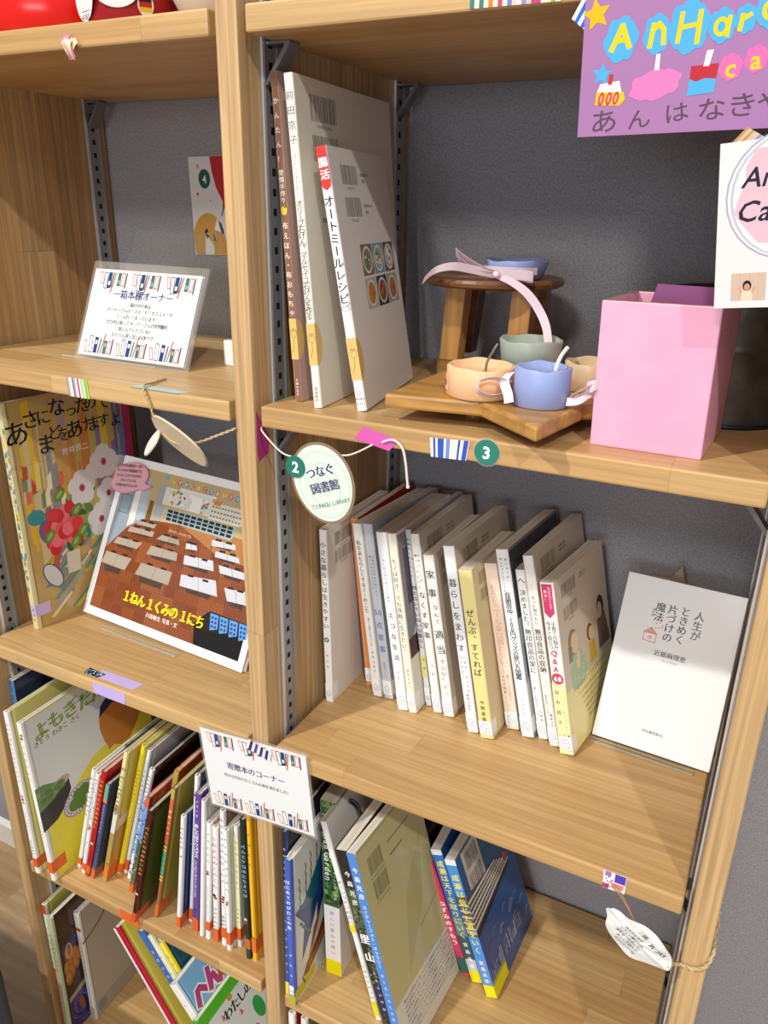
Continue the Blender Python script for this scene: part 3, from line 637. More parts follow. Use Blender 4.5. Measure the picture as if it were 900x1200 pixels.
# picture books on the lower left shelf (each with orange tape at the foot of its spine)
GD = 'picture books on the lower left shelf'
OT = ('#d9622c', .035, .105, 14)
def D_(key, label, spine, cover, texts=(), tape=OT, **k): return book(key, label, spine, cover, hard=k.pop('hard', True), texts=texts, tape=tape, group=GD, m=P_GLOSS, **k)
def dots(c, f, n=3):
    def s_(A, T, H):
        for i in range(n): A.ell(T*(.35+.3*random.random()), H*(f-.02*i), T*.3, None, c if i % 2 == 0 else '#7a4a2c')
    return s_
D_('D0', 'dark navy book in the left corner of the lower left shelf, behind the yellow covers', '#2e6aa6', '#1c2a4a', [('どうぶつえん', .05, .3, '#9fc4e0', .5, 5)], tape=None, hard=False, name='picture_book')
D_('D1', 'large picture book with white spine and pale yellow cover, leftmost with orange tape', '#f1efe9', '#dcd27c', [('サササあめふりのクリスマス', .06, .42, '#c2484a', .5, 5, 0, .08), ('さとうわきこ', .60, .72, '#555', .5, 3.2), ('福音館書店', .78, .88, '#555', .5, 3.2)], sart=dots('#d88a4a', .50), tape=('#d9622c', .04, .10, 22))
def artY(A, D, H):
    A.rect(8, 0, D, H, '#e6d540'); A.poly([(8, H*.33), (D*.30, H*.46), (D*.45, H*.54), (D, H*.62), (D, H*.99), (8, H*.99)], '#dfdedc')
    for c, u, v in zip('よもぎだんご', (.125, .24, .36, .475, .58, .70), (.895, .905, .905, .90, .90, .90)): A.ch(c, D*u, H*v, 27, '#7f9a20', .05, .1)
    A.text('さとう わきこ さく', D*.235, H*.835, 9, '#3c3a36', jit=.05)
    # plain orange shape with a dark blue top
    A.poly([(D*.555, H*.74), (D*.545, H*.67), (D*.565, H*.58), (D*.585, H*.54), (D*.59, H*.505), (D*.64, H*.515), (D*.70, H*.48), (D*.78, H*.48), (D*.9, H*.58), (D*.92, H*.72), (D*.8, H*.80), (D*.66, H*.79)], '#c87a34')
    A.poly([(D*.555, H*.735), (D*.58, H*.80), (D*.66, H*.84), (D*.85, H*.83), (D*.95, H*.72), (D*.93, H*.62), (D*.86, H*.64), (D*.82, H*.74), (D*.68, H*.775)], '#1f2a48')
    A.poly([(0, H*.58), (D*.10, H*.57), (D*.245, H*.52), (D*.25, H*.46), (D*.19, H*.385), (D*.11, H*.34), (0, H*.325)], '#2b2a2b')
    A.poly([(0, H*.50), (D*.08, H*.49), (D*.23, H*.53), (D*.25, H*.515), (D*.235, H*.505), (D*.1, H*.455), (0, H*.45)], '#3a3836')
    A.ell(D*.17, H*.535, D*.085, H*.03, '#c9a694', .1); A.poly([(0, H*.60), (D*.06, H*.595), (D*.18, H*.545), (D*.22, H*.52), (D*.12, H*.475), (0, H*.45)], '#6c8a4c')
    for i in range(30): u = random.random(); A.ell(D*.2*u, H*(.53+.07*(random.random()-.6)*(1-u*.6)), 5, 4, random.choice(('#6f8f50', '#86a466', '#5a7a40')))
    A.ell(D*.295, H*.36, D*.135, H*.085, '#a890a8', .25); A.ell(D*.295, H*.36, D*.125, H*.077, '#d8cfd2', .25); A.ring(D*.295, H*.36, D*.095, H*.058, .8, '#8a7a94', rot=.25)
    for i in range(26): q = i*.242; A.ell(D*.295+D*.110*math.cos(q)*.97-H*.067*math.sin(q)*.25, H*.36+D*.110*math.cos(q)*.25+H*.067*math.sin(q), 1.3, None, '#6b5a78')
    for p in ((.25, .345), (.30, .335), (.29, .385), (.34, .39)): A.ell(D*p[0], H*p[1], 10, 10, '#5d7c36')
D_('D2', 'big white picture book with green title, an orange shape and a bowl on its cover', '#f4f2ee', '#dddcda', [('よもぎだんご', .12, .36, '#7f9a20', .5, 5), ('さとうわきこ', .60, .72, '#555', .5, 3.2)], art=artY, sart=dots('#b07a3c', .93, 2), tape=('#e06a30', .05, .125, 24))
D_('D3', 'narrow white picture book with tiny black hand lettering, first of the right-leaning row', '#f3f2ef', '#e9e7e2', [('あいうえおのおふろ', .06, .46, K, .5, 5, 0, .2), ('まつおかたつひで', .66, .84, '#555', .5, 2.6)])
D_('D3c', 'thin dark green book squeezed behind the red one', '#2a3428', '#4c6a48', [], tape=None)
D_('D3b', 'second narrow white picture book with black lettering, touching the red spine', '#f3f2ef', '#e9e4d8', [('きょうのおべんとうなんだろな', .04, .44, K, .5, 5, 0, .2), ('きしだえりこ', .66, .84, '#555', .5, 2.6)], sart=dots('#d09040', .50, 3))
D_('D4', 'red-spined picture book with orange lettering, between the white and the navy ones', '#c11f1f', '#b01c1c', [('いやいやえんのおはなし', .06, .52, '#f0c23c', .5, 5.4, .02, .08), ('中川李枝子', .76, .90, '#3a1010', .5, 3)], sart=dots('#efd9b0', .33, 2))
def sN(A, T, H): A.rect(0, H*.86, T, H, '#6fae90'); A.rect(0, H*.82, T, H*.86, '#d89050')
D_('D5', 'short navy picture book with a green spine top', '#4a5a8c', '#3a3f52', [('よるのどうぶつえん', .2, .5, '#9fb0dc', .5, 4.6, .01), ('福音館', .62, .72, '#223', .5, 3.4)], sart=sN, tape=('#c86a3a', .0, .10, 16))
def sT(A, T, H): A.rect(0, 0, T, H*.62, '#b8935a'); A.rect(0, H*.40, T, H*.56, '#e4dccb'); A.rect(0, H*.1, T, H*.28, '#c09a50')
def aT(A, D, H): A.poly([(0, 0), (D, 0), (D, H*.55), (0, H*.5)], '#c79a4c'); A.poly([(0, H*.42), (D, H*.55), (D, H*.62), (0, H*.5)], '#e8e2d2'); A.poly([(D*.1, H*.1), (D*.5, H*.1), (D*.6, H*.4), (D*.2, H*.42)], '#8f7a4c')
D_('D6', 'cream-topped tan picture book with bold black brush title, leaning right of the navy one', '#f0e59c', '#d8c860', [('ねこのくにのおきゃくさま', .10, .46, K, .5, 6, .03, .2), ('福音館', .84, .92, '#333', .5, 4)], sart=sT, art=aT, tape=('#e37a28', .03, .12, 24))
D_('D7', 'bright yellow picture book with red lettering on the spine', '#f0dc2c', '#e2cc30', [('おおきなきがほしい', .16, .42, '#c8402c', .5, 4.6, .02), ('さとうさとる', .52, .68, '#4a4418', .5, 3), ('むらかみつとむ', .68, .76, '#4a4418', .5, 2.4)], tape=('#dc6426', .015, .09, 12))
D_('D8', 'white picture book with blue-grey printed spine, right of the yellow one', '#eceef4', '#cfccd2', [('ぐるんぱのようちえん', .14, .5, '#5a6684', .5, 4.6, .01, .1), ('ふくいん', .84, .92, '#333', .5, 3)], tape=('#d9622c', .03, .12, 12))
def s9(A, T, H):
    A.rect(0, H*.25, T, H*.78, '#8fb2dc')
    for i in range(40): A.ell(T*random.random(), H*(.05+.72*random.random()), .8+random.random(), 1.6, random.choice(('#e8f0f8', '#4a74b4', '#33507c', '#b8d0ea')))
D_('D9', 'white and sky-blue picture book with a black cover side', '#f2f2f4', '#17161a', [('もりのなか', .04, .2, K, .5, 5, .01)], sart=s9, tape=None)
def s10(A, T, H):
    A.rect(0, 0, T, H*.9, '#5c6a4e'); A.rect(0, H*.55, T, H*.9, '#7d9ccc'); A.rect(0, H*.9, T, H, '#e0654a')
    for i in range(30): A.ell(T*random.random(), H*.85*random.random(), .9, 2, random.choice(('#2c3a2c', '#a8b89a', '#3c4a6a')))
D_('D10', 'coral-topped picture book with a mottled green and blue spine, just left of the brown one', '#5c6a4e', '#d8583e', [], sart=s10, tape=('#d9622c', .0, .08, 12))
def a11(A, D, H): A.rect(9, H*.02, D, H*.98, '#39421f'); A.poly([(9, H*.1), (D*.5, H*.3), (D*.6, H*.9), (9, H*.96)], '#4f5a26')
D_('D11', 'dark brown picture book with golden lettering, pushed forward over the shelf edge', '#4f241c', '#42301e', [('バムとケロのおかいもの', .12, .56, '#e0a24c', .5, 5.6, .03, .12), ('島田ゆか', .82, .92, '#1c0c0a', .5, 4)], sart=dots('#efe6dc', .27, 1), art=a11, tape=('#cf5a28', .0, .09, 26))
def s12(A, T, H):
    A.rect(0, H*.60, T, H*.93, '#d8683c'); A.rect(0, H*.93, T, H, '#b8b040'); A.rect(0, H*.36, T, H*.54, '#54a878')
    for q in (.545, .57, .335, .31): A.rect(0, H*q, T, H*(q+.012), '#e8d04c')
    A.vtext('きかんしゃ', T*.5, H*.86, H*.66, 4.4, '#f4ece0', .03); A.vtext('やえもん', T*.5, H*.53, H*.37, 3.6, '#2c5a3c', .02)
D_('D12', 'tall orange and green banded picture book with an olive cover', '#a86a40', '#b0a044', [('阿川', .88, .92, '#222', .5, 3.4)], sart=s12, tape=('#dd6a26', .02, .12, 26))
def s12b(A, T, H): A.rect(0, H*.6, T, H, '#b8a040')
D_('D12b', 'amber and orange book standing deep behind the brown one', '#c8802c', '#c25a20', [], sart=s12b, tape=None)
def a13(A, D, H):
    A.rect(9, 0, D, H, '#23407c'); A.ell(D*.28, H*.5, 8, 18, '#b8bcc6'); A.ell(D*.4, H*.12, 6, 14, '#a8acb8')
    for i in range(16): A.ell(12+random.random()*D*.5, H*random.random(), .9, None, '#dfe6f0')
D_('D13', 'white-spined picture book with a navy cover, left of the purple one', '#f2f1f0', '#26447f', [('そりあそび', .08, .28, K, .5, 4.6, 0, .1), ('さとうわきこ', .6, .75, '#888', .5, 2.8)], sart=dots('#c8923c', .66, 1), art=a13, tape=('#dd6226', .0, .10, 15))
D_('D14', 'tall white picture book rising behind the purple spine, with a brown animal at the top', '#f4f3f1', '#3a3f5a', [], sart=dots('#c8923c', .9, 2), tape=('#dd6226', .02, .1, 10))
D_('D15', 'purple picture book with a slanting white title', '#6a4a9c', '#5e4490', [('よるくま', .03, .16, '#efe6f4', .5, 4), ('あしたはクリスマス', .20, .44, '#fff', .5, 6.4, .04, .1), ('酒井駒子', .82, .92, '#2a1c50', .5, 4)], sart=lambda A, T, H: A.vlat('the Night Before Christmas', T*.5, H*.54, 4.4, '#efe6f4', .01), tape=('#cf5c34', .0, .10, 14))
D_('D16', 'plain white-edged grey book, just right of the purple one', '#efeeec', '#c9c8c6', [], tape=None)
D_('D17', 'slim white picture book with small spaced black title and two tiny animals', '#f4f3f1', '#e6e2da', [('ぐりとぐら', .06, .34, '#3a3a3c', .5, 4.4, 0, .1), ('なかがわりえこ', .52, .66, '#666', .5, 2.6), ('おおむらゆりこ', .68, .8, '#666', .5, 2.4)], sart=dots('#b8702c', .60, 2), tape=('#d9622c', .08, .16, 10))
D_('D18', 'white picture book with large red lettering on the spine', '#f3f2f0', '#b06a3c', [('くれよんのくろくん', .07, .52, '#c8323a', .5, 6.6, .02, .08), ('なかやみわ', .68, .88, '#333', .5, 5, 0, .06)], sart=dots('#1c1a1c', .42, 2), tape=('#d9622c', .0, .12, 14))
D_('D19', 'tall white picture book with dense blue-grey title lettering', '#f0f0f2', '#8a5a48', [('あのときすきになったよ', .04, .52, '#4a5a8c', .5, 5.2, .0, .1), ('薫くみこ', .62, .72, '#444', .5, 3), ('飯野和好', .76, .88, '#333', .5, 4.4)], sart=dots('#b0303c', .38, 3), tape=('#d9622c', .06, .14, 10))
D_('D19b', 'white picture book standing forward with pale grey cover beside the pale yellow spine', '#f4f4f2', '#d3d5cc', [('のりもののえほん', .04, .5, '#5c5c66', .5, 4.4, 0, .12), ('ささき', .6, .7, '#888', .5, 2.4)], sart=dots('#b02c48', .42, 2), tape=('#d9622c', .05, .16, 26))
def s20(A, T, H): A.rect(0, H*.1, T, H*.93, '#eeeeb4')
D_('D20', 'pale yellow picture book, left of the dark green one', '#f2f0e4', '#e6e6e2', [('はじめてのおつかい', .10, .52, '#8a8a4c', .5, 4.4, 0, .1), ('筒井頼子', .66, .8, '#555', .5, 3)], sart=s20, tape=('#d9622c', .06, .16, 12))
D_('D21', 'dark green picture book with pale blue lettering', '#1e3026', '#1c2a24', [('バムとケロのにちようび', .16, .54, '#8fc0e8', .5, 5.8, .03, .06)], sart=dots('#e0c8b0', .30, 2), tape=('#b8653c', .08, .155, 14))
D_('D22', 'golden yellow picture book, rightmost on the lower left shelf beside the post', '#f0b82c', '#e8a828', [('てぶくろ', .10, .36, '#3a2a10', .5, 5, .01, .06), ('福音館', .82, .90, '#4a3010', .5, 4, .02)], tape=('#e07018', .06, .16, 24))

# books on the lower right shelf
GR = 'books on the lower right shelf'
def spots(cols, f0, f1, n, sz=1.4):
    def s_(A, T, H):
        for i in range(n): A.ell(T*(.08+.84*random.random()), H*(f0+(f1-f0)*random.random()), sz*(.4+random.random()), sz*(.6+random.random()), random.choice(cols))
    return s_
def sR0(A, T, H): A.rect(0, H*.70, T, H, '#1d1f28'); A.rect(0, 0, T, H*.08, '#e8dc3c')
book('R0', 'thin dark book jammed against the post behind the blue-spined fish book', '#3450a4', '#23242c', hard=True, texts=[('ちいさなさかな', .08, .34, '#e9e6e0', .5, 3.6, .02), ('しぜんのえほん', .5, .88, '#e9e04c', .5, 3.4)], sart=sR0, group=GR)
def artF(A, D, H):
    A.rect(9, 0, D, H, '#e9e7e2'); A.rect(0, H*.02, D*.24, H*.10, '#d9c81c'); D = D*.66
    for x, y in ((.13, .82), (.24, .87), (.33, .90), (.44, .90)):
        A.line([(D*(x+.012*(i % 2)), H*(y-.03*i)) for i in range(9)], 2.0, '#4f6a2c')
    A.poly([(D*.05, H*.62), (D*.2, H*.62), (D*.5, H*.80), (D*.62, H*.98), (D*.7, H*.6), (D*.72, H*.45), (D*.6, H*.5), (D*.42, H*.38), (D*.44, H*.5), (D*.3, H*.36), (D*.14, H*.24), (D*.2, H*.48)], '#1f3f78')
    A.poly([(D*.05, H*.63), (D*.2, H*.63), (D*.5, H*.80), (D*.66, H*.72), (D*.6, H*.6), (D*.35, H*.55)], '#1a6a84'); A.poly([(D*.4, H*.5), (D*.5, H*.75), (D*.66, H*.66), (D*.62, H*.5)], '#274a96')
    A.line([(D*(.12+.03*i), H*(.52-.028*i+.012*(i % 2))) for i in range(7)], 3, '#55702c')
    A.poly([(D*.26, H*.20), (D*.36, H*.36), (D*.5, H*.43), (D*.44, H*.34), (D*.34, H*.24)], '#a4623a')
    A.poly([(D*.14, H*.12), (D*.22, H*.18), (D*.42, H*.26), (D*.66, H*.40), (D*.72, H*.3), (D*.6, H*.2), (D*.4, H*.14), (D*.24, H*.10)], '#8c4a26'); A.poly([(D*.2, H*.13), (D*.42, H*.2), (D*.66, H*.32), (D*.6, H*.22), (D*.4, H*.15)], '#b8743c'); A.line([(D*.14, H*.12), (D*.18, H*.06)], 2.4, '#8c4a26')
def sR1(A, T, H): A.rect(0, 0, T, H*.07, '#b8ae2c'); A.rect(T*.1, H*.075, T*.8, H*.14, '#f2f2f2'); A.text('幼児書', T*.45, H*.10, 2.6, '#3450a4')
book('R1', 'picture book with a royal blue spine and painted fish on its cover', '#3a5cbc', '#e6e4df', hard=True, texts=[('はじめてのびわこの魚', .12, .46, '#f4f4f6', .5, 5.6, .02), ('さとう', .60, .82, '#f4f4f6', .5, 4.4, .01)], sart=sR1, art=artF, group=GR, m=P_GLOSS)
def sR2(A, T, H):
    spots(('#2c5a2a', '#4f8a3c', '#17301a', '#6fae50', '#20402a'), .45, 1.0, 90, 3)(A, T, H)
    A.rect(0, 0, T, H*.42, '#eeedeb'); A.rect(0, 0, T, H*.09, '#f0e000')
    A.vlat('Aurelian Garden', T*.36, H*.93, 11.5, '#f4f4ee', .012); A.vtext('オーレリアンの庭', T*.76, H*.63, H*.46, 4, '#e8e8e0'); A.vtext('美しい里山の想い', T*.5, H*.395, H*.12, 6.2, '#b86a9a')
book('R2', 'thick green garden book with a white paper band and yellow foot', '#2f5a2c', '#2a4a26', texts=[], sart=sR2, group=GR, m=P_GLOSS, art=lambda A, D, H: (spots(('#2c5a2a', '#17301a', '#4f7a3c'), .45, 1.0, 60, 4)(A, D, H), A.rect(0, 0, D, H*.42, '#e8e6e2')))
def sR3(A, T, H): A.rect(0, H*.46, T, H*.50, '#e8dc20'); A.rect(0, H*.02, T, H*.10, '#e8dc20')
book('R3', 'white-spined book leaning left across the green garden book', '#f2f1ee', '#ded8cc', texts=[('オーレリアンの丘へ', .28, .5, '#33333a', .5, 5.4, 0, .1), ('いまもりみつひこ', .70, .92, '#44444a', .5, 4)], sart=sR3, group=GR)
def sR4(A, T, H):
    A.rect(0, 0, T, H, '#17181a'); A.rect(0, H*.62, T, H*.82, '#46553a')
    spots(('#3c4a34', '#5f6a50', '#20281e', '#7a8460'), .2, .82, 120, 1.6)(A, T, H); A.rect(0, H*.18, T, H*.34, '#15204a'); spots(('#1d2c20', '#3a4a2c', '#0c0e12'), .0, .2, 90, 1.4)(A, T, H)
book('R4', 'black photo book with two large white characters, leaning left beside the blue spine', '#17181a', '#2c3028', texts=[('今森光彦', .09, .27, '#f0efe8', .5, 7.4, .02), ('里山', .38, .56, '#fbfaf4', .5, 13, .035), ('生命の小宇宙', .58, .80, '#d8d8d0', .5, 4, 0)], sart=sR4, group=GR, m=P_GLOSS)
def artR5(A, D, H):
    A.rect(0, 0, D, H*.985, '#c3b984'); A.rect(0, 0, D, H*.26, '#ddd6c6')
    for tp in (.93, .82): A.barcode(D*.12, H*(tp-.08), D*.20, H*.08, '#4a4632'); A.text('9784834000', D*.22, H*(tp-.095), 4.4, '#4a4632')
    A.line([(D*.42, H*.90), (D*.78, H*.90)], 1.2, '#5a543a'); A.line([(D*.42, H*.84), (D*.62, H*.84)], 1.6, '#5a543a')
    A.line([(D*.6, H*.42), (D*.95, H*.46)], 1.2, '#8a8050')
    A.poly([(D*.3, H*.3), (D*.7, H*.5), (D*.9, H*.8), (D*.5, H*.62)], '#b9ad74')
    for i in range(8): A.text('里山の自然をうつしつづけた写真家のまなざしと四季のめぐりを'[i % 3:24+i % 3], D*.55, H*(.235-.024*i), 4.6, '#46507a')
def sR5(A, T, H): A.rect(0, H*.13, T, H, '#4a86d0'); A.text('今', T*.5, H*.06, .1, '#fff'); A.vtext('里山の', T*.5, H*.12, H*.02, 8, '#4a7ac0')
book('R5', 'big sky-blue spined book with an olive-yellow cover and wide cream band', '#e9e7e4', '#b4a878', hard=False, texts=[('今森光彦', .06, .22, '#f2f4f8', .5, 7, .03), ('ネイチャーフォト・ギャラリー', .24, .54, '#e4ecf6', .5, 5.6, .01), ('めぐるいのちの世界', .56, .84, '#dce8f4', .5, 4.4)], sart=sR5, art=artR5, group=GR, m=P_GLOSS)
def sR6(A, T, H): A.rect(0, H*.03, T, H*.17, '#2a6a5c')
book('R6', 'slim pink-red picture book with white title, left of the two blue novels', '#dd4468', '#d04060', hard=True, texts=[('ねずみのすもう', .32, .72, '#fff', .5, 8, .04), ('おとなのえほん', .06, .26, '#f6c8d4', .3, 3), ('むかしばなし', .76, .86, '#8a1c3a', .5, 3.4)], sart=sR6, group=GR, m=P_GLOSS)
def sN1(A, T, H):
    A.rect(0, 0, T, H*.96, '#2f74c4'); A.rect(0, H*.96, T, H, '#e8e8ec'); A.rect(0, H*.17, T, H*.42, '#3c5a5a'); A.rect(0, H*.36, T, H*.5, '#6a8a9a'); A.rect(0, 0, T, H*.18, '#c8ccd0'); A.rect(0, H*.0, T, H*.09, '#f0e400')
    A.vtext('宮島未奈', T*.5, H*.32, H*.1, 6, '#f4f4f4', .03)
def sN2(A, T, H):
    A.rect(0, 0, T, H*.96, '#4a90dc'); A.rect(0, H*.96, T, H, '#e8e8ec'); A.rect(0, 0, T, H*.28, '#5a92d8')
    A.rect(0, H*.45, T, H*.74, '#5a5856')
    for i in range(5): A.rect(0, H*(.50+.042*i), T, H*(.513+.042*i), '#b9b5aa')
    for i in range(7): A.rect(T*(.06+.14*i), H*.47, T*(.12+.14*i), H*.495, '#dfe2e2')
    A.rect(0, 0, T, H*.09, '#f0e400'); A.vtext('宮島未奈', T*.5, H*.28, H*.1, 6, '#f4f4f4', .03)
def artLake(A, D, H):
    A.rect(0, 0, D, H*.995, '#2c5596'); A.rect(0, H*.6, D, H*.995, '#35618f')
    A.rect(D*.1, H*.66, D*.42, H*.985, '#d8cfc6')
    for tp in (.955, .81): A.barcode(D*.14, H*(tp-.11), D*.24, H*.11, '#3c342c', 18)
    # paddle steamer, decks one above the other
    A.poly([(0, H*.47), (D*.84, H*.54), (D*.88, H*.60), (D*.60, H*.67), (0, H*.74)], '#6a6460')
    for k in range(6):
        y = H*(.50+.036*k); x1 = D*(.86-.05*k); r_ = H*(.055-.014*k)
        A.poly([(0, y), (x1, y+r_), (x1, y+r_+H*.015), (0, y+H*.018)], ('#e6e2d8', '#d9c8b8', '#efece4')[k % 3])
        for i in range(17):
            q = x1*(i+.4)/17; yy = y+r_*(i+.4)/17; A.rect(q, yy+H*.019, q+2.2, yy+H*.034, '#1f2126')
    A.poly([(0, H*.44), (D*.84, H*.52), (D*.86, H*.55), (0, H*.485)], '#1c2438'); A.ell(D*.80, H*.60, 4, 8, '#b8504a', .3)
    for i in range(9): A.line([(D*(.1+.08*i), H*(.72-.01*i)), (D*(.1+.08*i), H*(.76-.012*i))], .7, '#3a3634')
    for i in range(26):
        x = D*random.random()*.9; y = H*(.08+.3*random.random()); A.line([(x, y), (x+5, y+6), (x+12, y+5)], .7, random.choice(('#8fb0dc', '#16284e', '#b8c8d8')))
    for i in range(26): x = D*.02+i*D*.03; A.rect(x, H*.10, x+1.2, H*(.14+.08*random.random()), random.choice(('#17284a', '#6f94cc', '#c8d2e0')))
    A.ell(D*.66, H*.30, 9, 4, '#4a74b0', .5); A.ring(D*.66, H*.30, 9, 4, .6, '#b8cce4', rot=.5)
    A.rect(0, 0, D*.3, H*.11, '#b8b428'); A.rect(0, 0, D*.3, H*.085, '#f0e400')
book('R7', 'blue novel with yellow title characters, between the pink book and the ship-covered novel', '#2f74c4', '#2c5596', texts=[('成瀬は天下を取りにいく', .08, .66, '#f0dc3c', .5, 9.4, .03)], sart=sN1, group=GR, m=P_GLOSS, pages=None)
book('R8', 'blue novel with a white steamship on a lake across its cover, yellow foot', '#4a90dc', '#2c5596', texts=[('成瀬は信じた道をいく', .10, .68, '#f0dc3c', .5, 9.4, .03)], sart=sN2, art=artLake, group=GR, m=P_GLOSS)

# books on the lowest shelves
GE = 'picture books on the lowest left shelf'
def E_(key, label, spine, cover, texts=(), **k): return book(key, label, spine, cover, hard=k.pop('hard', True), texts=texts, group=GE, m=P_GLOSS, **k)
def sE1(A, T, H): A.rect(0, H*.93, T, H, '#d8401c'); A.rect(0, H*.0, T, H*.5, '#d84a2c')
def aE1(A, D, H): A.ring(D*.62, H*.62, D*.42, H*.34, 3, '#8a2a2c')
E_('E1', 'yellow-green picture book with a red-topped white spine, leftmost on the lowest shelf', '#f0efe8', '#c8c05c', [('パンやのくまさん', .15, .6, '#3c4a8c', .5, 5, .01)], sart=sE1, art=aE1)
def aE2(A, D, H):
    A.rect(9, 0, D, H, '#3a2a24'); A.poly([(9, 0), (D, 0), (D, H*.42), (D*.5, H*.40), (9, H*.30)], '#3c2c6a'); A.poly([(9, H*.72), (D, H*.80), (D, H*.72), (9, H*.66)], '#3c3a7a'); A.poly([(9, H*.8), (D, H*.9), (D, H), (9, H*.98)], '#4a3028')
    A.poly([(9, H*.30), (D, H*.56), (D, H*.5), (9, H*.26)], '#a89a84')
    for p in ((.05, .64), (.03, .54), (.075, .56), (.10, .60), (.06, .49), (.11, .53), (.14, .57), (.03, .46)): A.ell(D*p[0]+8, H*p[1], 7, 15, '#9c5a2a'); A.ell(D*p[0]+7, H*p[1]+2, 5, 11, '#c07a3c')
    A.ring(D*.06+8, H*.66, 6, 15, 2.4, '#d8b088')
    for i in range(16):
        a = i*.4; A.line([(D*.16+D*(.02+.012*i)*math.cos(a+t*.14), H*.2+H*(.03+.012*i)*math.sin(a+t*.14)) for t in range(12)], 1.4, random.choice(('#6a5aa0', '#8f84b8', '#2a2050', '#4a3a84')))
    A.ell(D*.14, H*.17, 5, 16, '#8a4a34', .2)
E_('E2', 'picture book with a pale green spine and swirling purple and brown cover', '#c3cba0', '#3a2a30', [('からすのパンやさん', .12, .44, '#6a3a20', .5, 5), ('かこさとし', .6, .8, '#5a6a3a', .5, 4)], art=aE2)
def sE3(A, T, H):
    A.rect(0, H*.84, T, H*.87, '#c83a2c'); A.rect(0, H*.0, T, H*.12, '#b8b8b0'); A.vtext('ちいさなきいろいかさ', T*.5, H*.78, H*.42, 5, '#c2485a')
def aE3(A, D, H):
    A.rect(9, 0, D, H, '#b3a898'); A.rect(9, 0, D, H*.13, '#a89e8e'); A.line([(9, H*.13), (D, H*.13)], .8, '#6a6052'); A.ring(-D*.1, H*1.0, D*.42, H*.28, 3.2, '#8a2c34')
    A.barcode(D*.55, H*.16, 22, 20, '#5a5248'); A.rect(D*.86, H*.18, D, H*.40, '#b0605c'); A.rect(9, H*.04, 26, H*.12, '#8f8a80')
E_('E3', 'white-spined picture book with a plain beige cover and a thin red arc', '#e6e2d8', '#b3a898', [], sart=sE3, art=aE3)
E_('E4', 'picture book with red and white spine and golden cover, slanting steeply left', '#b81c30', '#cdb948', [('しろくまちゃんのほっとけーき', .06, .7, '#f0e8e0', .2, 4)], sart=lambda A, T, H: A.rect(0, 0, T*.42, H, '#e9e6e0'))
E_('E5', 'blue-spined picture book slanting left under the shelf', '#3462b8', '#3a5c9c', [('おばけのてんぷら', .1, .5, '#c8dcf4', .55, 6, .02)])
E_('E6', 'cream-spined picture book slanting between the blue and the yellow spines', '#efe8c4', '#d8d0a8', [('ふしぎなえほん', .1, .45, '#5a4a3a', .5, 4.4)])
E_('E7', 'yellow-spined picture book with a dark teal cover, slanting left', '#efe02c', '#1f4c56', [('なぞなぞえほん', .06, .4, '#3a3a1c', .5, 5, .01)])
def aE8(A, D, H):
    A.rect(9, 0, D, H, '#7fb4dc')
    P1 = [(D*.065, H*.79), (D*.10, H*.86), (D*.125, H*.865), (D*.205, H*.795)]; P2 = [(D*.24, H*.905), (D*.195, H*.80), (D*.225, H*.85), (D*.255, H*.85), (D*.265, H*.80), (D*.285, H*.79), (D*.315, H*.825)]
    for P in (P1, P2):
        for w, c in ((13, '#eef2f4'), (8.5, '#b8477c')): A.line(P, w, c)
    A.ell(D*.36, H*.83, 15, 13, '#b8602c')
    for i, c in enumerate('しんマン'): A.text(c, D*(.44+.13*i), H*.84, 28, '#b8477c', .08)
E_('E8', 'sky-blue picture book with thick magenta lettering, lying against the slanting row', '#f1f0ee', '#7fb4dc', [('へんしん', .1, .5, '#c04a7a', .5, 5.4, .02), ('あきやま', .55, .8, '#444', .5, 4)], art=aE8)
def aE9(A, D, H):
    A.rect(0, 0, D, H, '#58b430'); A.poly([(D*.06, H*.92), (D*.98, H*.92), (D*.98, 0), (D*.06, 0)], '#d9dcd4')
    for c, u in zip('わたしのワンピース', (.205, .28, .35, .42, .50, .57, .64, .71, .78)): A.ch(c, D*u, H*.835, 17, '#1c1c1c', .04, .05)
    for p in ((.16, .85), (.29, .76), (.40, .70), (.5, .62), (.24, .66), (.34, .58)): A.poly([(D*p[0]-3, H*p[1]-5), (D*p[0]+4, H*p[1]-4), (D*p[0]-1, H*p[1]+5)], '#d06a7a')
    A.ell(D*.27, H*.905, 5, 4, '#c8963c'); A.ell(D*.42, H*.66, 10, 16, '#3ca04c'); A.poly([(D*.06, H*.84), (D*.12, H*.78), (D*.06, H*.66)], '#3ca04c'); A.poly([(D*.45, H*.5), (D*.6, H*.62), (D*.7, H*.4)], '#58b430')
E_('E9', 'green-bordered white picture book with black title, lying on the sky-blue one', '#4aa828', '#58b430', [], art=aE9)
book('X1', 'red book with a white rounded spine top, below the fish book', '#f0eeea', '#a81c24', hard=True, group='books on the lowest right shelf')
book('X2', 'dark green mottled book, below the green garden book', '#dfe2d8', '#3c6a48', hard=True, sart=spots(('#2c4a34', '#5a8a5c'), .0, 1.0, 60, 2), group='books on the lowest right shelf')
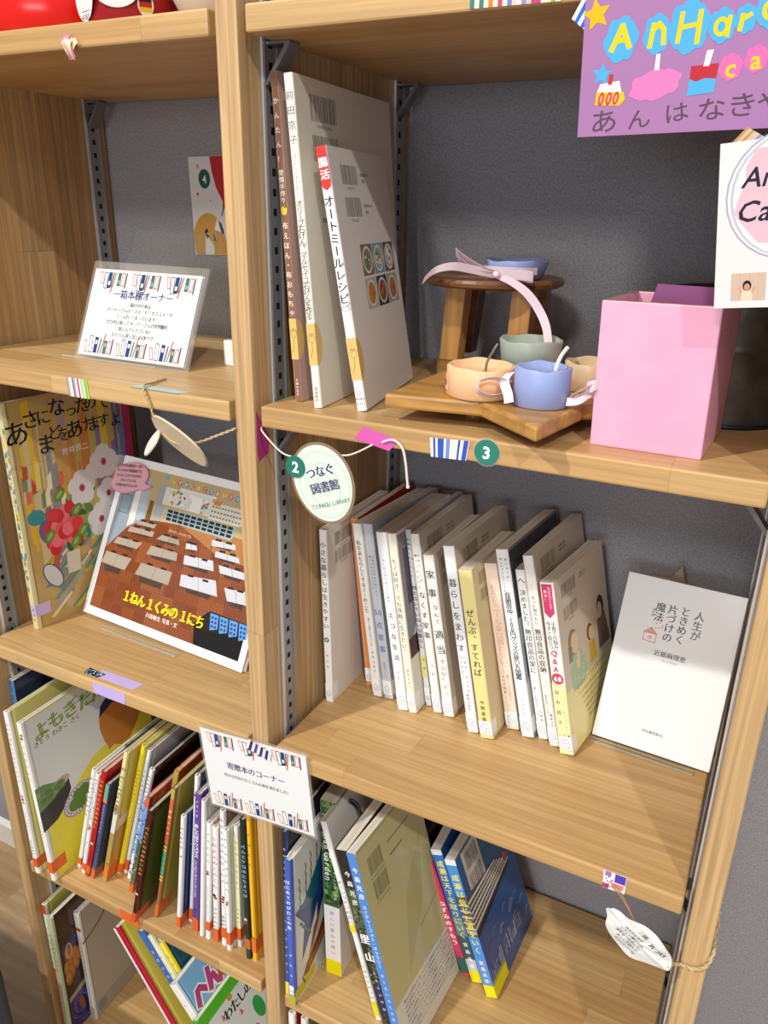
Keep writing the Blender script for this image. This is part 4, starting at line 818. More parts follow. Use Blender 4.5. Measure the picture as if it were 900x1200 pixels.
# open picture book on the middle left shelf
def aAS(A, D, H):
    random.seed(11); A.rect(7, 0, D, H, '#b99a5c')
    st = ('#d8b02c', '#c9b98a', '#8a8a8c', '#c8963c', '#a98a8c', '#c87a3c', '#b8a84c', '#8a6a9c', '#5f7ca8', '#6a5f8c', '#b8355c')
    for i in range(60):
        x = 7+(D-7)*random.random(); k = int((x/D)*10.9); c = st[min(10, max(0, k+random.choice((-1, 0, 0, 0, 1))))]
        y1 = H*(.55+.45*random.random()); y0 = y1-H*(.2+.3*random.random()); w = 3+9*random.random()
        A.poly([(x, y0), (min(D, x+w), y0+4), (min(D, x+w+1), y1), (x+1, y1-3)], c)
    A.rect(D*.93, H*.62, D, H, '#b02c58'); A.rect(D*.72, H*.70, D*.78, H*.98, '#d8b83c')
    for i in range(44):      # lower sweep of strokes
        x = 7+D*.9*random.random(); y = H*.33*random.random(); l = 20+40*random.random(); w = 3+5*random.random()
        x2, y2 = min(D, x+l), y+l*.7
        A.poly([(x, y), (min(D, x+w), y-2), (x2, y2-3), (x2-w*.3, y2)], random.choice(('#d8c23c', '#8fa0a4', '#c8b048', '#6f8a84', '#8a7ca4', '#e0d6a8', '#5a8a94', '#b8a034')))
    for i in range(26):
        x = 8+D*.3*random.random(); y = H*(.36+.34*random.random()); A.poly([(x, y), (x+7, y+2), (x+8, y+22*random.random()+8), (x+1, y+18)], random.choice(('#d86a3c', '#e0cc6a', '#c8b8a0', '#b84a34', '#e8dcb4', '#6f8a5c', '#7a6a94')))
    A.ell(D*.12, H*.5, 12, 10, '#2f8a8c'); A.ell(D*.2, H*.42, 13, 18, '#6a5a84', .3); A.poly([(D*.16, H*.2), (D*.24, H*.36), (D*.28, H*.36), (D*.22, H*.2)], '#b85a4c'); A.ell(D*.18, H*.22, 11, 20, '#cfd0cc', .5); A.ring(D*.18, H*.22, 11, 20, 1.6, '#3c4a8c', rot=.5)
    A.poly([(D*.30, H*.2), (D*.31, H*.3), (D*.42, H*.3), (D*.41, H*.2)], '#d6cfb8')
    for i in range(34): A.ell(D*(.34+.42*random.random()), H*(.32+.28*random.random()), 9, 5, random.choice(('#4f7a34', '#2c5a30', '#8aa044', '#3c6a2c', '#2f6f8c')), random.random()*3)
    for i in range(40):
        a = random.random()*6.3; q = random.random()**.6
        A.ell(D*.32+24*q*math.cos(a), H*.42+32*q*math.sin(a), 8, 9, random.choice(('#d8343c', '#e05a50', '#c82c34', '#e8707c')))
    def fl(x, y, s_):
        for i in range(5): A.ell(x+s_*.62*math.cos(i*1.257+.3), y+s_*.8*math.sin(i*1.257+.3), s_*.62, s_*.66, '#d9d6d2', i*1.257+.3)
        A.ell(x, y, s_*.24, s_*.3, '#c03a64'); A.ell(x, y, s_*.1, None, '#8a1c3c')
    A.ell(D*.62, H*.63, 12, 12, '#dcdad6'); fl(D*.51, H*.57, 17); fl(D*.72, H*.66, 17); fl(D*.73, H*.51, 15); fl(D*.64, H*.40, 17); A.ell(D*.86, H*.63, 12, 12, '#dcdad6')
    for x, y in ((.47, .38), (.44, .48), (.32, .57), (.40, .34), (.2, .4)): A.ell(D*x, H*y, 10, 6, '#5f8a3c', .8); A.ell(D*x, H*y, 6, 2.4, '#9ab45a', .8)
    for t_, x, y, sz in (('あ', .075, .87, 33), ('さ', .19, .915, 24), ('に', .29, .915, 21), ('な', .40, .945, 25), ('っ', .51, .92, 19), ('た', .60, .93, 22), ('の', .67, .935, 21), ('で', .78, .925, 21)): A.ch(t_, D*x, H*y, sz, '#17161a', .007, random.uniform(-.08, .08))
    for t_, x, y, sz in (('ま', .28, .80, 27), ('ど', .355, .84, 20), ('を', .425, .825, 19), ('あ', .515, .835, 26), ('け', .595, .845, 20), ('ま', .675, .84, 21), ('す', .765, .845, 19), ('よ', .87, .835, 19)): A.ch(t_, D*x, H*y, sz, '#17161a', .007, random.uniform(-.08, .08))
    A.text('荒井良二', D*.50, H*.75, 10, '#e8e4dc', jit=.1); A.text('Here we are in the morning, open the window', D*.24, H*.735, 3.4, '#b03a2c', rot=.02)
    A.rect(-0.2, H*.06, D*.12, H*.115, '#c3b2dc')
def sAS(A, T, H):
    A.rect(0, 0, T, H, '#d6cc9c')
    for i in range(40): A.ell(T*random.random(), H*random.random(), 2, 4, random.choice(('#d8c23c', '#4f8a8c', '#c8b8a4', '#8a8aa0')))
    A.rect(0, H*.06, T, H*.115, '#c3b2dc')
book('AS', 'painted picture book with flowers and black brush title, left on the middle shelf', '#d6cc9c', '#b99a5c', hard=True, texts=[('あさになったのでまどをあけますよ', .30, .62, K, .5, 4.4), ('荒井良二', .68, .80, K, .5, 5, .02), ('偕成社', .9, .97, K, .5, 4)], art=aAS, sart=sAS, m=P_GLOSS)
# ------------------------------------------------------------------ front-facing books on easels
def flat_book(name, label, loc, rot, Wd, H, T, edge, art, group=None):
    t = thing(name, label, 'book', loc, rot, group)
    b = MB(); b.box(0, Wd, 0, 1.8, 0, H, 0, edge); b.box(0, Wd, T-1.8, T, 0, H, 0, edge); b.box(0, 2.2, 1.8, T-1.8, 0, H, 0, edge)
    b.build('cover', P_GLOSS, t, bevel=0.0006, sc=0.001)
    b = MB(); b.box(2.4, Wd-3, 1.9, T-1.9, 2.5, H-2.5); b.build('page_block', M_PAGES, t, sc=0.001)
    A = Art((0, 0, Wd, H)); art(A, Wd, H); A.build('cover_print', t, (0, 0, 0), m=P_GLOSS); return t
def easel(label, loc, rot, Wd, H, lip, foot, slope):
    # clear bent-acrylic easel: lip, front sheet leaning back, rear leg
    t = thing('acrylic_easel', label, 'book stand', loc, rot)
    th = 2.0
    def sheet(name, y0, z0, y1, z1):
        d = Vector((0, y1-y0, z1-z0)).normalized(); n = Vector((0, -d.z, d.y))*th
        b = MB(); b.hexa([(0, y0, z0), (Wd, y0, z0), (Wd, y0+n.y, z0+n.z), (0, y0+n.y, z0+n.z), (0, y1, z1), (Wd, y1, z1), (Wd, y1+n.y, z1+n.z), (0, y1+n.y, z1+n.z)])
        o = b.build(name, [M_ACR, M_ACRE], t, sc=0.001)
        big = sorted(o.data.polygons, key=lambda p: -p.area)[:2]
        for p in o.data.polygons: p.material_index = 0 if p.index in [q.index for q in big] else 1
    sheet('lip', -foot, 9.0 if lip > 9 else lip, -foot-0.5, 0.3)
    sheet('ledge', 4, 0.2+th, -foot, 0.2+th) 
    yb = H*math.tan(slope); sheet('front_sheet', 4, 2.4, yb+4, H)
    sheet('rear_leg', yb+7, H-1, yb+7+H*0.30, 0.2)
    return t
def artW(A, w, h):
    A.rect(.3, .3, w-.3, h-.3, '#f2f2f3')
    for s_, x, y0, y1 in (('人生が', 76, 150, 120), ('ときめく', 62.5, 151, 113), ('片づけの', 50.5, 150, 112), ('魔法', 38.5, 150, 130)): A.vtext(s_, x, y0, y1, 10, '#3a3a3e', .004)
    A.vtext('改訂版', 32.5, 143, 134, 3, '#66666a'); c = '#dd7a58'
    A.line([(28, 117), (28, 109), (40, 108), (40, 117), (34, 123), (27, 117), (41, 117)], .7, c)
    for i in range(9): A.line([(29+i*.6, 117.4+i*.6), (39.5-i*.6, 117.4+i*.6)], .4, c)
    A.rect(32.5, 111, 36, 114, c); A.rect(33, 111.5, 34, 113.5, '#f2e6e0'); A.rect(34.5, 111.5, 35.5, 113.5, '#f2e6e0')
    for i in range(8): A.ell(38+3*(i % 4), 123+4*(i//4)+i % 3, .7, None, c)
    A.text('近藤麻理恵', 57, 99, 6.4, '#4a4a4e'); A.text('Marie Kondo', 58, 93, 2.4, '#6a6a6e'); A.text('河出書房新社', 57, 20, 3.6, '#5a5a60', .01)
flat_book('hardback_book', 'white hardback facing out with black title and small orange house', (287.4, 170.7, 797.6), (R(-25.4), R(-0.4), R(-3.9)), 115.4, 173.6, 15, '#f2f2f3', artW)
easel('clear acrylic easel under the white hardback facing out', (290, 188.5, 793.1), (0, 0, R(-3.9)), 100, 70, 5, 24, R(25.4))
b = MB(); P = []
for i in range(10):
    a = math.pi/2+i*math.pi/5; q = 30 if i % 2 == 0 else 13.5; P.append((337+q*math.cos(a-.12), 936+q*math.sin(a-.12)))
b.prism(P[::-1], 262, 268, ax=1); o = b.build('star_bookend', mat('grey_brown_wood', '#9a8672', .6), bevel=0.002, sc=0.001); b = None
t = thing('star_ornament', 'brown star standing behind the white hardback facing out', 'ornament'); o.name = 'star'; o.parent = t
b = MB(); b.box(334, 346, 258, 275, 793.2, 905); b.box(318, 362, 240, 276, 793.1, 797); b.build('stand', M_SHELF, t, bevel=0.001, sc=0.001)

def artCls(A, w, h):
    A.rect(.3, .3, w-.3, h-.3, '#f3f3f4')
    A.rect(9, 11, 264, 205, '#8a4c28')
    random.seed(5)
    for i in range(13):
        for j in range(9):
            x = 9+i*19.6; y = 11+j*14.5; c = random.choice(('#8a4a26', '#7c4022', '#935430', '#80452a'))
            A.rect(x, y, min(264, x+19), min(145, y+14), c)
            for k in range(4):
                (A.rect(x+k*4.8, y, x+k*4.8+.5, min(145, y+14), '#6a3620') if (i+j) % 2 else A.rect(x, y+k*3.5, min(264, x+19), y+k*3.5+.4, '#6a3620'))
    A.poly([(120, 147), (200, 120), (264, 120), (264, 150), (101, 150)], '#b07844'); A.poly([(9, 90), (9, 205), (49, 205), (63, 140), (37, 123)], '#8e9aa6')
    A.poly([(63, 140), (49, 205), (264, 205), (264, 146), (215, 150), (101, 144)], '#c0aa7c')
    A.poly([(264, 120), (240, 132), (225, 150), (264, 175)], '#d3d6da')
    A.rect(14, 140, 33, 166, '#6f8090'); A.rect(16, 142, 31, 164, '#8795a2'); A.poly([(36, 125), (36, 172), (46, 175), (47, 132)], '#e0dcd0'); A.poly([(48, 134), (46, 190), (58, 192), (62, 141)], '#a8bac6'); A.poly([(76, 142), (74, 190), (86, 190), (91, 143)], '#a2a6aa'); A.poly([(64, 140), (65, 166), (72, 166), (73, 141)], '#6a5c3c')
    A.poly([(91, 160), (98, 146), (208, 144), (213, 160), (136, 163)], '#9fb4b8')
    for i in range(11):
        for j in range(3): A.rect(99+i*10, 147+j*5, 107+i*10, 150.6+j*5, '#20282c')
    A.rect(86, 165, 165, 188, '#dcdcd6')
    for i in range(40): A.rect(87+74*random.random(), 166+18*random.random(), 0, 0, '#fff') if 0 else A.ell(88+72*random.random(), 167+18*random.random(), 2.4, 2, random.choice(('#d8a43c', '#4f7ab0', '#c84a3c', '#5a9a5c', '#e6e6e0', '#8a6aa4', '#f0efe8')), random.random())
    A.rect(132, 166, 150, 185, '#f1f1ee'); A.rect(110, 188, 170, 191, '#e8e4e2'); A.rect(165, 163, 218, 184, '#e4dfcf')
    for i in range(10):
        for j in range(3): A.rect(167+i*5, 166+j*6, 170+i*5, 168+j*6, '#7a7468')
    A.rect(168, 181, 180, 187, '#d8883c')
    for i, c in enumerate('しずかにきこうあいさつ'): A.ell(96+i*10.6, 197-.2*i, 4, None, ('#d8a838', '#c86a5c', '#6a9ac0', '#d0747c')[i % 4]); A.text(c, 96+i*10.6, 197-.2*i, 6, '#f4ecd8', .02)
    A.rect(80, 197, 87, 203, '#7ab0c0')
    def desk(p, c='#a8a29a'):
        (x0, y0), (x1, y1), (x2, y2), (x3, y3) = p; hh = abs(y0-y3)
        for q in (p[2], p[3]): A.line([(q[0]*.94+.06*x0, q[1]), (q[0]*.94+.06*x0+1, q[1]-hh*.85)], 1.1, '#5c5a58'); A.line([(q[0]*.8+.2*x0, q[1]), (q[0]*.8+.2*x0, q[1]-hh*.6)], .8, '#3c3230')
        A.poly([((x2+x3)/2-(x2-x3)*.36, y2), ((x2+x3)/2+(x2-x3)*.36, y2), ((x2+x3)/2+(x2-x3)*.3, y2-hh*.5), ((x2+x3)/2-(x2-x3)*.3, y2-hh*.5)], '#4c3a32')
        A.poly(p, c); A.line([((x0+x1)/2, (y0+y1)/2), ((x2+x3)/2, (y2+y3)/2)], .5, '#6a625a')
        for fx in (.28, .72): x = x0+(x1-x0)*fx; A.poly([(x-5, y0+.3), (x+5, y0+.6), (x+4.4, y0+3.4), (x-4.4, y0+3)], '#2c2a2c')
    for p in ([(54, 136), (86, 138), (84, 132), (52, 131)], [(43, 126), (86, 128), (85, 121), (40, 119)], [(180, 139), (217, 141), (219, 135), (182, 132)], [(142, 126), (158, 128), (162, 121), (143, 119)], [(100, 127), (129, 127), (132, 121), (92, 120)], [(190, 127), (227, 127), (230, 121), (191, 120)], [(26, 108), (71, 110), (64, 100), (21, 99)], [(87, 110), (132, 111), (134, 101), (82, 98)], [(144, 111), (190, 115), (195, 103), (146, 100)], [(200, 112), (241, 112), (245, 104), (205, 103)], [(13, 86), (60, 86), (53, 69), (9, 70)], [(78, 85), (132, 86), (131, 69), (72, 69)], [(147, 87), (202, 93), (210, 75), (149, 73)], [(217, 88), (251, 91), (256, 76), (226, 74)]):
        desk(p, '#c9cbd2' if p[0][0] > 140 else '#a79c8c')
    A.poly([(186, 36), (203, 54), (264, 53), (264, 11), (193, 11)], '#17120f'); A.poly([(190, 30), (206, 56), (264, 55), (264, 40), (214, 32)], '#2a1c14')
    for i in range(4):
        x = 207+i*15; A.poly([(x, 54), (x+13, 54), (x+16, 38), (x+5, 34)], '#5f9be0')
        for r in range(3):
            for c in range(2): A.rect(x+3+c*5+r*1.0, 48-r*5, x+6.4+c*5+r*1.0, 51-r*5, '#2c4a78')
    A.text('１ねん', 82, 39, 17.5, '#f2e61c', .045, .92, sx=.84); A.text('１くみの', 131, 39, 17.5, '#f2e61c', .045, .92, sx=.84); A.text('１にち', 181, 39, 17.5, '#f2e61c', .045, .92, sx=.84); A.text('川島敏生 写真・文', 135, 25, 6.5, '#ece8e2', .02)
    A.text('ざわざわ、わくわくする', 128, 135, 3.6, '#e0d2bc'); A.rect(.3, 2, 4, 16, '#cdbfe4')
c1 = flat_book('photo_picture_book', 'white-bordered picture book facing out with a classroom photograph', (-374.4, 108.9, 796.9), (R(-26.8), R(0.4), R(-3.5)), 272.9, 215.4, 9, '#f3f3f4', artCls)
easel('clear acrylic easel under the classroom picture book', (-322, 119, 793.1), (0, 0, R(-3.5)), 130, 95, 5, 28, R(26.8))
# speech-bubble card clipped to its corner
t = thing('speech_bubble_card', 'pink speech-bubble card on the corner of the classroom book', 'card', (-374.4, 108.9, 796.9), (R(-26.8), R(0.4), R(-3.5)))
P = []
for i in range(30):
    a = -0.28+i*(2*math.pi-0.5)/29; P.append((20+33*math.cos(a)+4*math.sin(a), 187+22*math.sin(a)+4*math.cos(a)))
P += [(50, 174), (64, 183)]
b = MB(); b.prism(P, -2.6, -1.0, ax=1, col='#d99aa8'); b.build('card', P_MATTE, t, sc=0.001)
A = Art()
A.poly([(19+(x-19)*.93, 189+(y-189)*.92) for x, y in P], '#e3adb8')
for i, s_ in enumerate(('１年生の教室の一日を', 'おいかけた写真絵本です。', 'どんなことをするのかな？', 'のぞいてみてね', '入学前のお子さんにも！')): A.text(s_, 20, 203-6.6*i, 4.7, '#4a3340', .03, .84, rot=.12)
A.build('card_print', t, (0, -2.6, 0), m=P_MATTE)

# ------------------------------------------------------------------ signs
def deco_card(A, w, h, title, lines, ts, ls, ty, ly, dl, tilt=0):
    A.rect(.2, .2, w-.2, h-.2, '#e0e0e0'); A.rect(.2, .2, w-.2, .8, '#f0c8c0'); A.rect(.2, h-.8, w-.2, h-.2, '#f0c8c0')
    for i in range(3): A.shelfdeco(w*(.055+.315*i), h*.965, w/74, -1); A.shelfdeco(w*(.055+.315*i), h*.035, w/74, 1)
    A.text(title, w*.5, ty, ts, '#22356c', .024, .98)
    for i, s_ in enumerate(lines): A.text(s_, w*.5, ly-dl*i, ls, '#2a2b30', .022, .9)
t = thing('sign_holder', 'clear acrylic holder with the shelf-owner notice on the upper left shelf', 'sign', (-286.8, 76.2, 1150.3), (R(-24.6), R(0.5), R(1.3)))
b = MB(); b.box(-5, 150, -0.5, 2.0, -7, 104); o = b.build('front_sheet', [M_FILM], t, bevel=0.004, sc=0.001)
b = MB(); b.box(0, 143.9, 2.1, 2.4, 0, 95.3); pc = b.build('notice', M_WHITE, t, sc=0.001)
A = Art(); deco_card(A, 143.9, 95.3, '一箱本棚オーナー', ['箱の中の本は', 'オーナーさんの”スキ”や”オススメ”が', 'いっぱいつまっています！', 'ぜひ手に取ってオーナーさんの世界観を', '楽しんでくださいね！', 'もちろん貸し出しもOKです！'], 10.4, 5.2, 69, 58.5, 6.6)
A.build('notice_print', t, (0, -0.6, 0), m=P_MATTE)
t2 = thing('acrylic_easel', 'tall clear acrylic easel holding up the shelf-owner notice', 'sign stand', (-300, 78, 1145.3))
def rod(b, p, q, r): b.tube([p, q], r, 6)
for nm, q in (('rear_sheet', [(-5, 60, 1), (118, 60, 1), (118, 120, 128), (-5, 120, 128)]), ('rear_leg', [(0, 122, 127), (118, 122, 127), (128, 158, 1), (-6, 158, 1)]), ('ledge', [(-12, -2, .6), (122, -2, .6), (122, 60, .6), (-12, 60, .6)])):
    b = MB(); p = [Vector(v) for v in q]; n = (p[1]-p[0]).cross(p[3]-p[0]).normalized()*1.8
    b.hexa([p[0], p[1], p[1]+n, p[0]+n, p[3], p[2], p[2]+n, p[3]+n]); 
    o = b.build(nm, [M_ACR, M_ACRE], t2, sc=0.001); big = [q_.index for q_ in sorted(o.data.polygons, key=lambda p_: -p_.area)[:2]]
    for p_ in o.data.polygons: p_.material_index = 0 if p_.index in big else 1
t = thing('donation_sign', 'laminated donated-books sign taped over the middle post', 'sign', (-76.4, -3.6, 690), (R(0.4), R(-5.0), R(0.6)))
b = MB(); b.box(-3, 135.2, 0, 0.7, -3, 101.8); b.build('laminate', M_FILM, t, bevel=0.0003, sc=0.001)
b = MB(); b.box(0, 132.2, 0.15, 0.55, 0, 98.8); b.build('paper', M_WHITE, t, sc=0.001)
A = Art(); deco_card(A, 132.2, 98.8, '寄贈本のコーナー', ['色々な方からたくさんの本を頂きました！'], 9.4, 4.9, 59, 46, 7)
A.build('sign_print', t, (0, -0.05, 0), m=P_MATTE)
def tape(label, pts, cols, parent_loc=(0, 0, 0), stripes=None, m=None, n=(0, -1, 0), th=0.25):
    """pts: four corners in mm (lower-left, lower-right, upper-right, upper-left) lying on a face; n its outward normal"""
    t = thing('masking_tape', label, 'tape'); p = [Vector(q) for q in pts]; nn = Vector(n)*th
    b = MB(); b.hexa([p[0], p[1], p[1]+nn, p[0]+nn, p[3], p[2], p[2]+nn, p[3]+nn], 0, cols[0]); b.build('tape', m or P_MATTE, t, sc=0.001)
    if len(cols) > 1:
        b = MB(); k = len(cols); n2 = nn*1.06+Vector(n)*.02
        for i, c in enumerate(cols):
            f0, f1 = (stripes[i] if stripes else (i/k, (i+1)/k))
            q = [p[0].lerp(p[1], f0), p[0].lerp(p[1], f1), p[3].lerp(p[2], f1), p[3].lerp(p[2], f0)]
            j = len(b.v); b.v += [tuple(v+n2) for v in q]; b.face([j, j+1, j+2, j+3], 0, c)
        b.build('stripes', m or P_MATTE, t, sc=0.001)
    return t
BLUE = ['#efe0d8', '#2c4fb0', '#efe0d8', '#3a62c4', '#f0dfd8', '#efe0d8', '#2c4fb0', '#f0e4de']
tape('blue and cream striped tape holding the donated-books sign', [(-25, -5.0, 785), (5, -5.0, 779), (7, -5.0, 790), (-21, -5.0, 797)], ['#e8d8d4', '#26306c', '#e8d8d4', '#3c4a90', '#e8d8d4', '#26306c', '#e8d8d4', '#26306c', '#e8d8d4'])

# ------------------------------------------------------------------ card on the back wall, posters at the top right
t = thing('number_card', 'white and red card with a green 4 on the wall behind the left post', 'card', (-293.6, 288.6, 1244), (0, R(-1.3), R(-0.6)))
b = MB(); b.box(0, 118, 0, .6, 0, 113); b.build('card', M_WHITE, t, sc=0.001)
A = Art(); A.rect(.2, .2, 117.8, 112.8, '#dedbd9'); A.poly([(33, 112.8), (35, 96), (40, 78), (49, 62), (48, 53), (55, 56), (62, 53), (63, 60), (90, 58), (117.8, 70), (117.8, 112.8)], '#bf2028')
A.ell(23, 88, 9, 11, '#1f5a4c'); A.text('4', 23, 88, 13, '#f0f0ee', .01); A.ell(14, 102, 2, 3, '#cf9a4c'); A.ell(11, 71, 1.8, None, '#bf2028'); A.ell(30, 63, 1, None, '#d88a4c')
A.text('本の', 66, 95, 12, '#ead8d4', .01); A.text('さがしもの', 76, 76, 10, '#ead8d4', .01)
P = [(2, .3)]+[(24+26*math.cos(math.pi-a*math.pi/20)*1.0, 6+43*math.sin(a*math.pi/20)**.8) for a in range(2, 19)]+[(55, .3)]; A.poly(P, '#cf9a4c')
A.poly([(16, .4), (18, 22), (22, 22), (30, 12), (32, .4)], '#e8e6e4'); A.poly([(38, 43), (33, 30), (47, 26)], '#eceae8'); A.ell(44, 32, 2.4, 8, '#2f5a5c', .35); A.poly([(17, 27), (21, 32), (23, 28), (20, 26), (24, 22), (21, 19)], '#1c2030'); A.poly([(30, 26), (33, 22), (35, 16), (32, 17)], '#1c2030')
for q in ((46, 46, 49, 54), (52, 41, 57, 45), (53, 34, 58, 31)): A.line([(q[0], q[1]), (q[2], q[3])], 1.6, '#17191f')
A.build('card_print', t, (0, 0, 0), m=P_SAT)
t = thing('handmade_poster', 'mauve hand-drawn poster with yellow letters and cakes hanging at the top right', 'poster', (256.9, -3.6, 1346.5), (R(3.2), R(-1.4), R(-0.3)))
b = MB(); n = 14; w, h = 196, 112
for j in range(n+1):
    for i in range(n+1):
        x = w*i/n; z = h*j/n; b.v.append((x, 0.0, z)); 
for j in range(n):
    for i in range(n): k = j*(n+1)+i; b.face([k, k+1, k+n+2, k+n+1], 0, '#a073a3')
o = b.build('paper', P_MATTE, t, sc=0.001); sd = o.modifiers.new('thickness', 'SOLIDIFY'); sd.thickness = 0.0004
A = Art(); CY, YE, PK, PN = '#4fa6d8', '#eec41a', '#e878b4', '#5a4450'
def star(x, y, r, c, a0=.3):
    A.poly([(x+(r if i % 2 == 0 else r*.48)*math.cos(a0+i*math.pi/5), y+(r if i % 2 == 0 else r*.48)*math.sin(a0+i*math.pi/5)) for i in range(10)], c)
def wob(x, y, rx, ry, c, k=9, rot=0):
    A.poly([(x+(rx*(1+.10*math.sin(i*1.7)))*math.cos(i*2*math.pi/22)*math.cos(rot)-ry*math.sin(i*2*math.pi/22)*math.sin(rot), y+rx*math.cos(i*2*math.pi/22)*math.sin(rot)+ry*(1+.10*math.cos(i*2.3))*math.sin(i*2*math.pi/22)*math.cos(rot)) for i in range(22)], c)
star(7, 64, 8.5, '#d9b01c', .5); star(12.5, 33, 6.2, CY, .2)
wob(22, 50, 9.5, 11.5, CY, rot=-.15); A.line([(17, 45), (22.5, 57), (27, 46)], 3.0, YE); A.line([(18.6, 49.5), (25.6, 50)], 2.6, YE)
wob(42, 51, 7.5, 10, CY); A.line([(38.5, 45), (40, 56)], 2.6, YE); A.line([(39.4, 53), (43, 56), (45.6, 53), (46, 46)], 2.6, YE)
wob(59, 53, 11, 13, CY); A.ell(62, 67, 2, 3, CY); A.line([(53.6, 46), (55, 60)], 2.4, YE); A.line([(64, 45), (64.6, 60)], 2.6, YE); A.line([(54.4, 53), (64, 54)], 2.2, YE)
wob(76.5, 52, 7, 8.5, CY); A.ring(76, 51.5, 4, 4.6, 2, YE); A.line([(80, 56), (79.4, 47)], 2.2, YE)
wob(88, 54, 5.5, 7, CY); A.line([(85.6, 49), (86.4, 56)], 2.4, YE); A.line([(86, 54), (90.5, 56)], 2.2, YE)
wob(101, 58, 9, 10, CY); A.ring(100, 57, 4.4, 4.8, 2.2, YE); A.line([(105, 62), (105, 52)], 2.4, YE)
wob(122, 60, 9, 10, CY); A.ring(122, 60, 5, 6, 2.2, YE)
A.poly([(10, 23), (12, 28), (23, 29), (25, 22)], '#e8e4e4'); A.poly([(9.5, 17), (10, 24), (26, 23), (27, 19), (24, 16)], '#e6b92c'); A.line([(17.6, 28), (18, 32)], 2.4, '#b83a34')
for x in (13, 17.5, 21.6): A.ell(x, 20, 1.7, 3.6, '#c83c34', -.2); A.ell(x, 20, .7, 2.2, '#e89a8c', -.2)
wob(43.5, 25.5, 14.5, 7.6, PK, rot=.2); A.poly([(42.4, 33), (42.8, 41), (45, 41), (45, 33)], '#f1edf0')
A.poly([(62.4, 26), (62.4, 33.5), (77, 34), (76.4, 26)], '#b62c38'); A.poly([(61.6, 18.6), (62.2, 27), (66, 25.5), (70, 27), (76.6, 26.4), (76, 19.6)], CY); A.poly([(69, 33), (70, 40.6), (73.6, 40.8), (72, 33)], '#f1edf0')
for x, y, s_ in ((83.4, 31.5, 'c'), (96, 34.5, 'a'), (109, 37, 'n'), (124, 39, 'd')): wob(x, y, 6, 6.6, '#ea6aa8'); A.text(s_, x, y, 13, YE, .02)
for s_, x, y, sz, rt in (('あ', 15.5, 8, 14, .05), ('ん', 36, 8.2, 11.5, .1), ('は', 57, 10.5, 11.5, .15), ('な', 76, 11.2, 13, .12), ('き', 92, 12.4, 13.5, .05), ('や', 107, 13.5, 13, .1), ('ん', 122, 13, 12, 0), ('ど', 138, 14, 12, 0), ('る', 153, 14, 12, 0)): A.ch(s_, x, y, sz, PN, -.008, rt, 1.25)
A.build('poster_drawing', t, (0, -0.1, 0), m=P_MATTE)
tape('blue and white striped tape on the corner of the mauve poster', [(247, -4.4, 1410), (260, -5.4, 1400), (272, -5.4, 1420), (259, -4.4, 1432)], ['#e8e4ea', '#2f62c8', '#d8dcec', '#2f62c8', '#e8e4ea', '#3c6ed0', '#e0dce6'], n=(0, -1, 0))
t = thing('candle_flyer', 'white flyer with a pink circle and brush lettering below the mauve poster', 'flyer', (351.1, -2.2, 1249.9), (R(5.3), R(-6.0), R(-4.1)))
b = MB(); b.box(0, 82, 0, .35, 0, 92); b.build('paper', mat('flyer_paper', '#d6d6d6', .6), t, sc=0.001)
A = Art(); A.rect(.1, .1, 81.9, 91.9, '#d8d8d8'); A.ell(38, 62, 34, 35, '#a3a4b4'); A.ell(38, 62, 33, 34, '#d9d9da'); A.ell(38.6, 62, 32, 33.4, '#b9bac6'); A.ell(39, 62, 31, 32.6, '#dcdbdc'); wob(40, 62, 29.5, 31, '#d9b3bf')
A.text('An Hana', 14, 73, 15, '#22243a', .012, .95, 'l', skew=.25); A.text('Candle', 12, 55, 16, '#22243a', .012, .95, 'l', skew=.25)
for i, c in enumerate(('#c9b09c', '#8a857c', '#b8a48e')):
    x = 9+i*21.6; A.rect(x-.6, 3.4, x+20, 21, '#f6f4f2'); A.rect(x, 4, x+19.4, 20.4, c)
    if i == 0:
        for k in range(3): A.rect(x+5+k*5, 4, x+5.2+k*5, 20.4, '#b59a86')
        A.poly([(15, 4), (15.4, 10), (20.6, 10), (21.4, 4)], '#dccab2'); A.ell(18, 13, 2.4, 3, '#1d1817'); A.ell(18, 12.2, 1.6, 2, '#c98f76'); A.line([(15, 9), (13.8, 12)], 1, '#c99a82'); A.line([(21, 9), (22, 12)], 1, '#c99a82')
A.build('flyer_print', t, (0, -0.05, 0), m=P_MATTE)
tape('tan and lilac striped tape on the corner of the white flyer', [(343, -4.0, 1338), (352, -5, 1329), (366, -5, 1343), (353, -4.0, 1350)], ['#b08a60', '#cbb08e', '#b08a60', '#cbb08e', '#c9b4a8', '#8f86b4', '#cdb8b0', '#8f86b4', '#cdb8b0'])

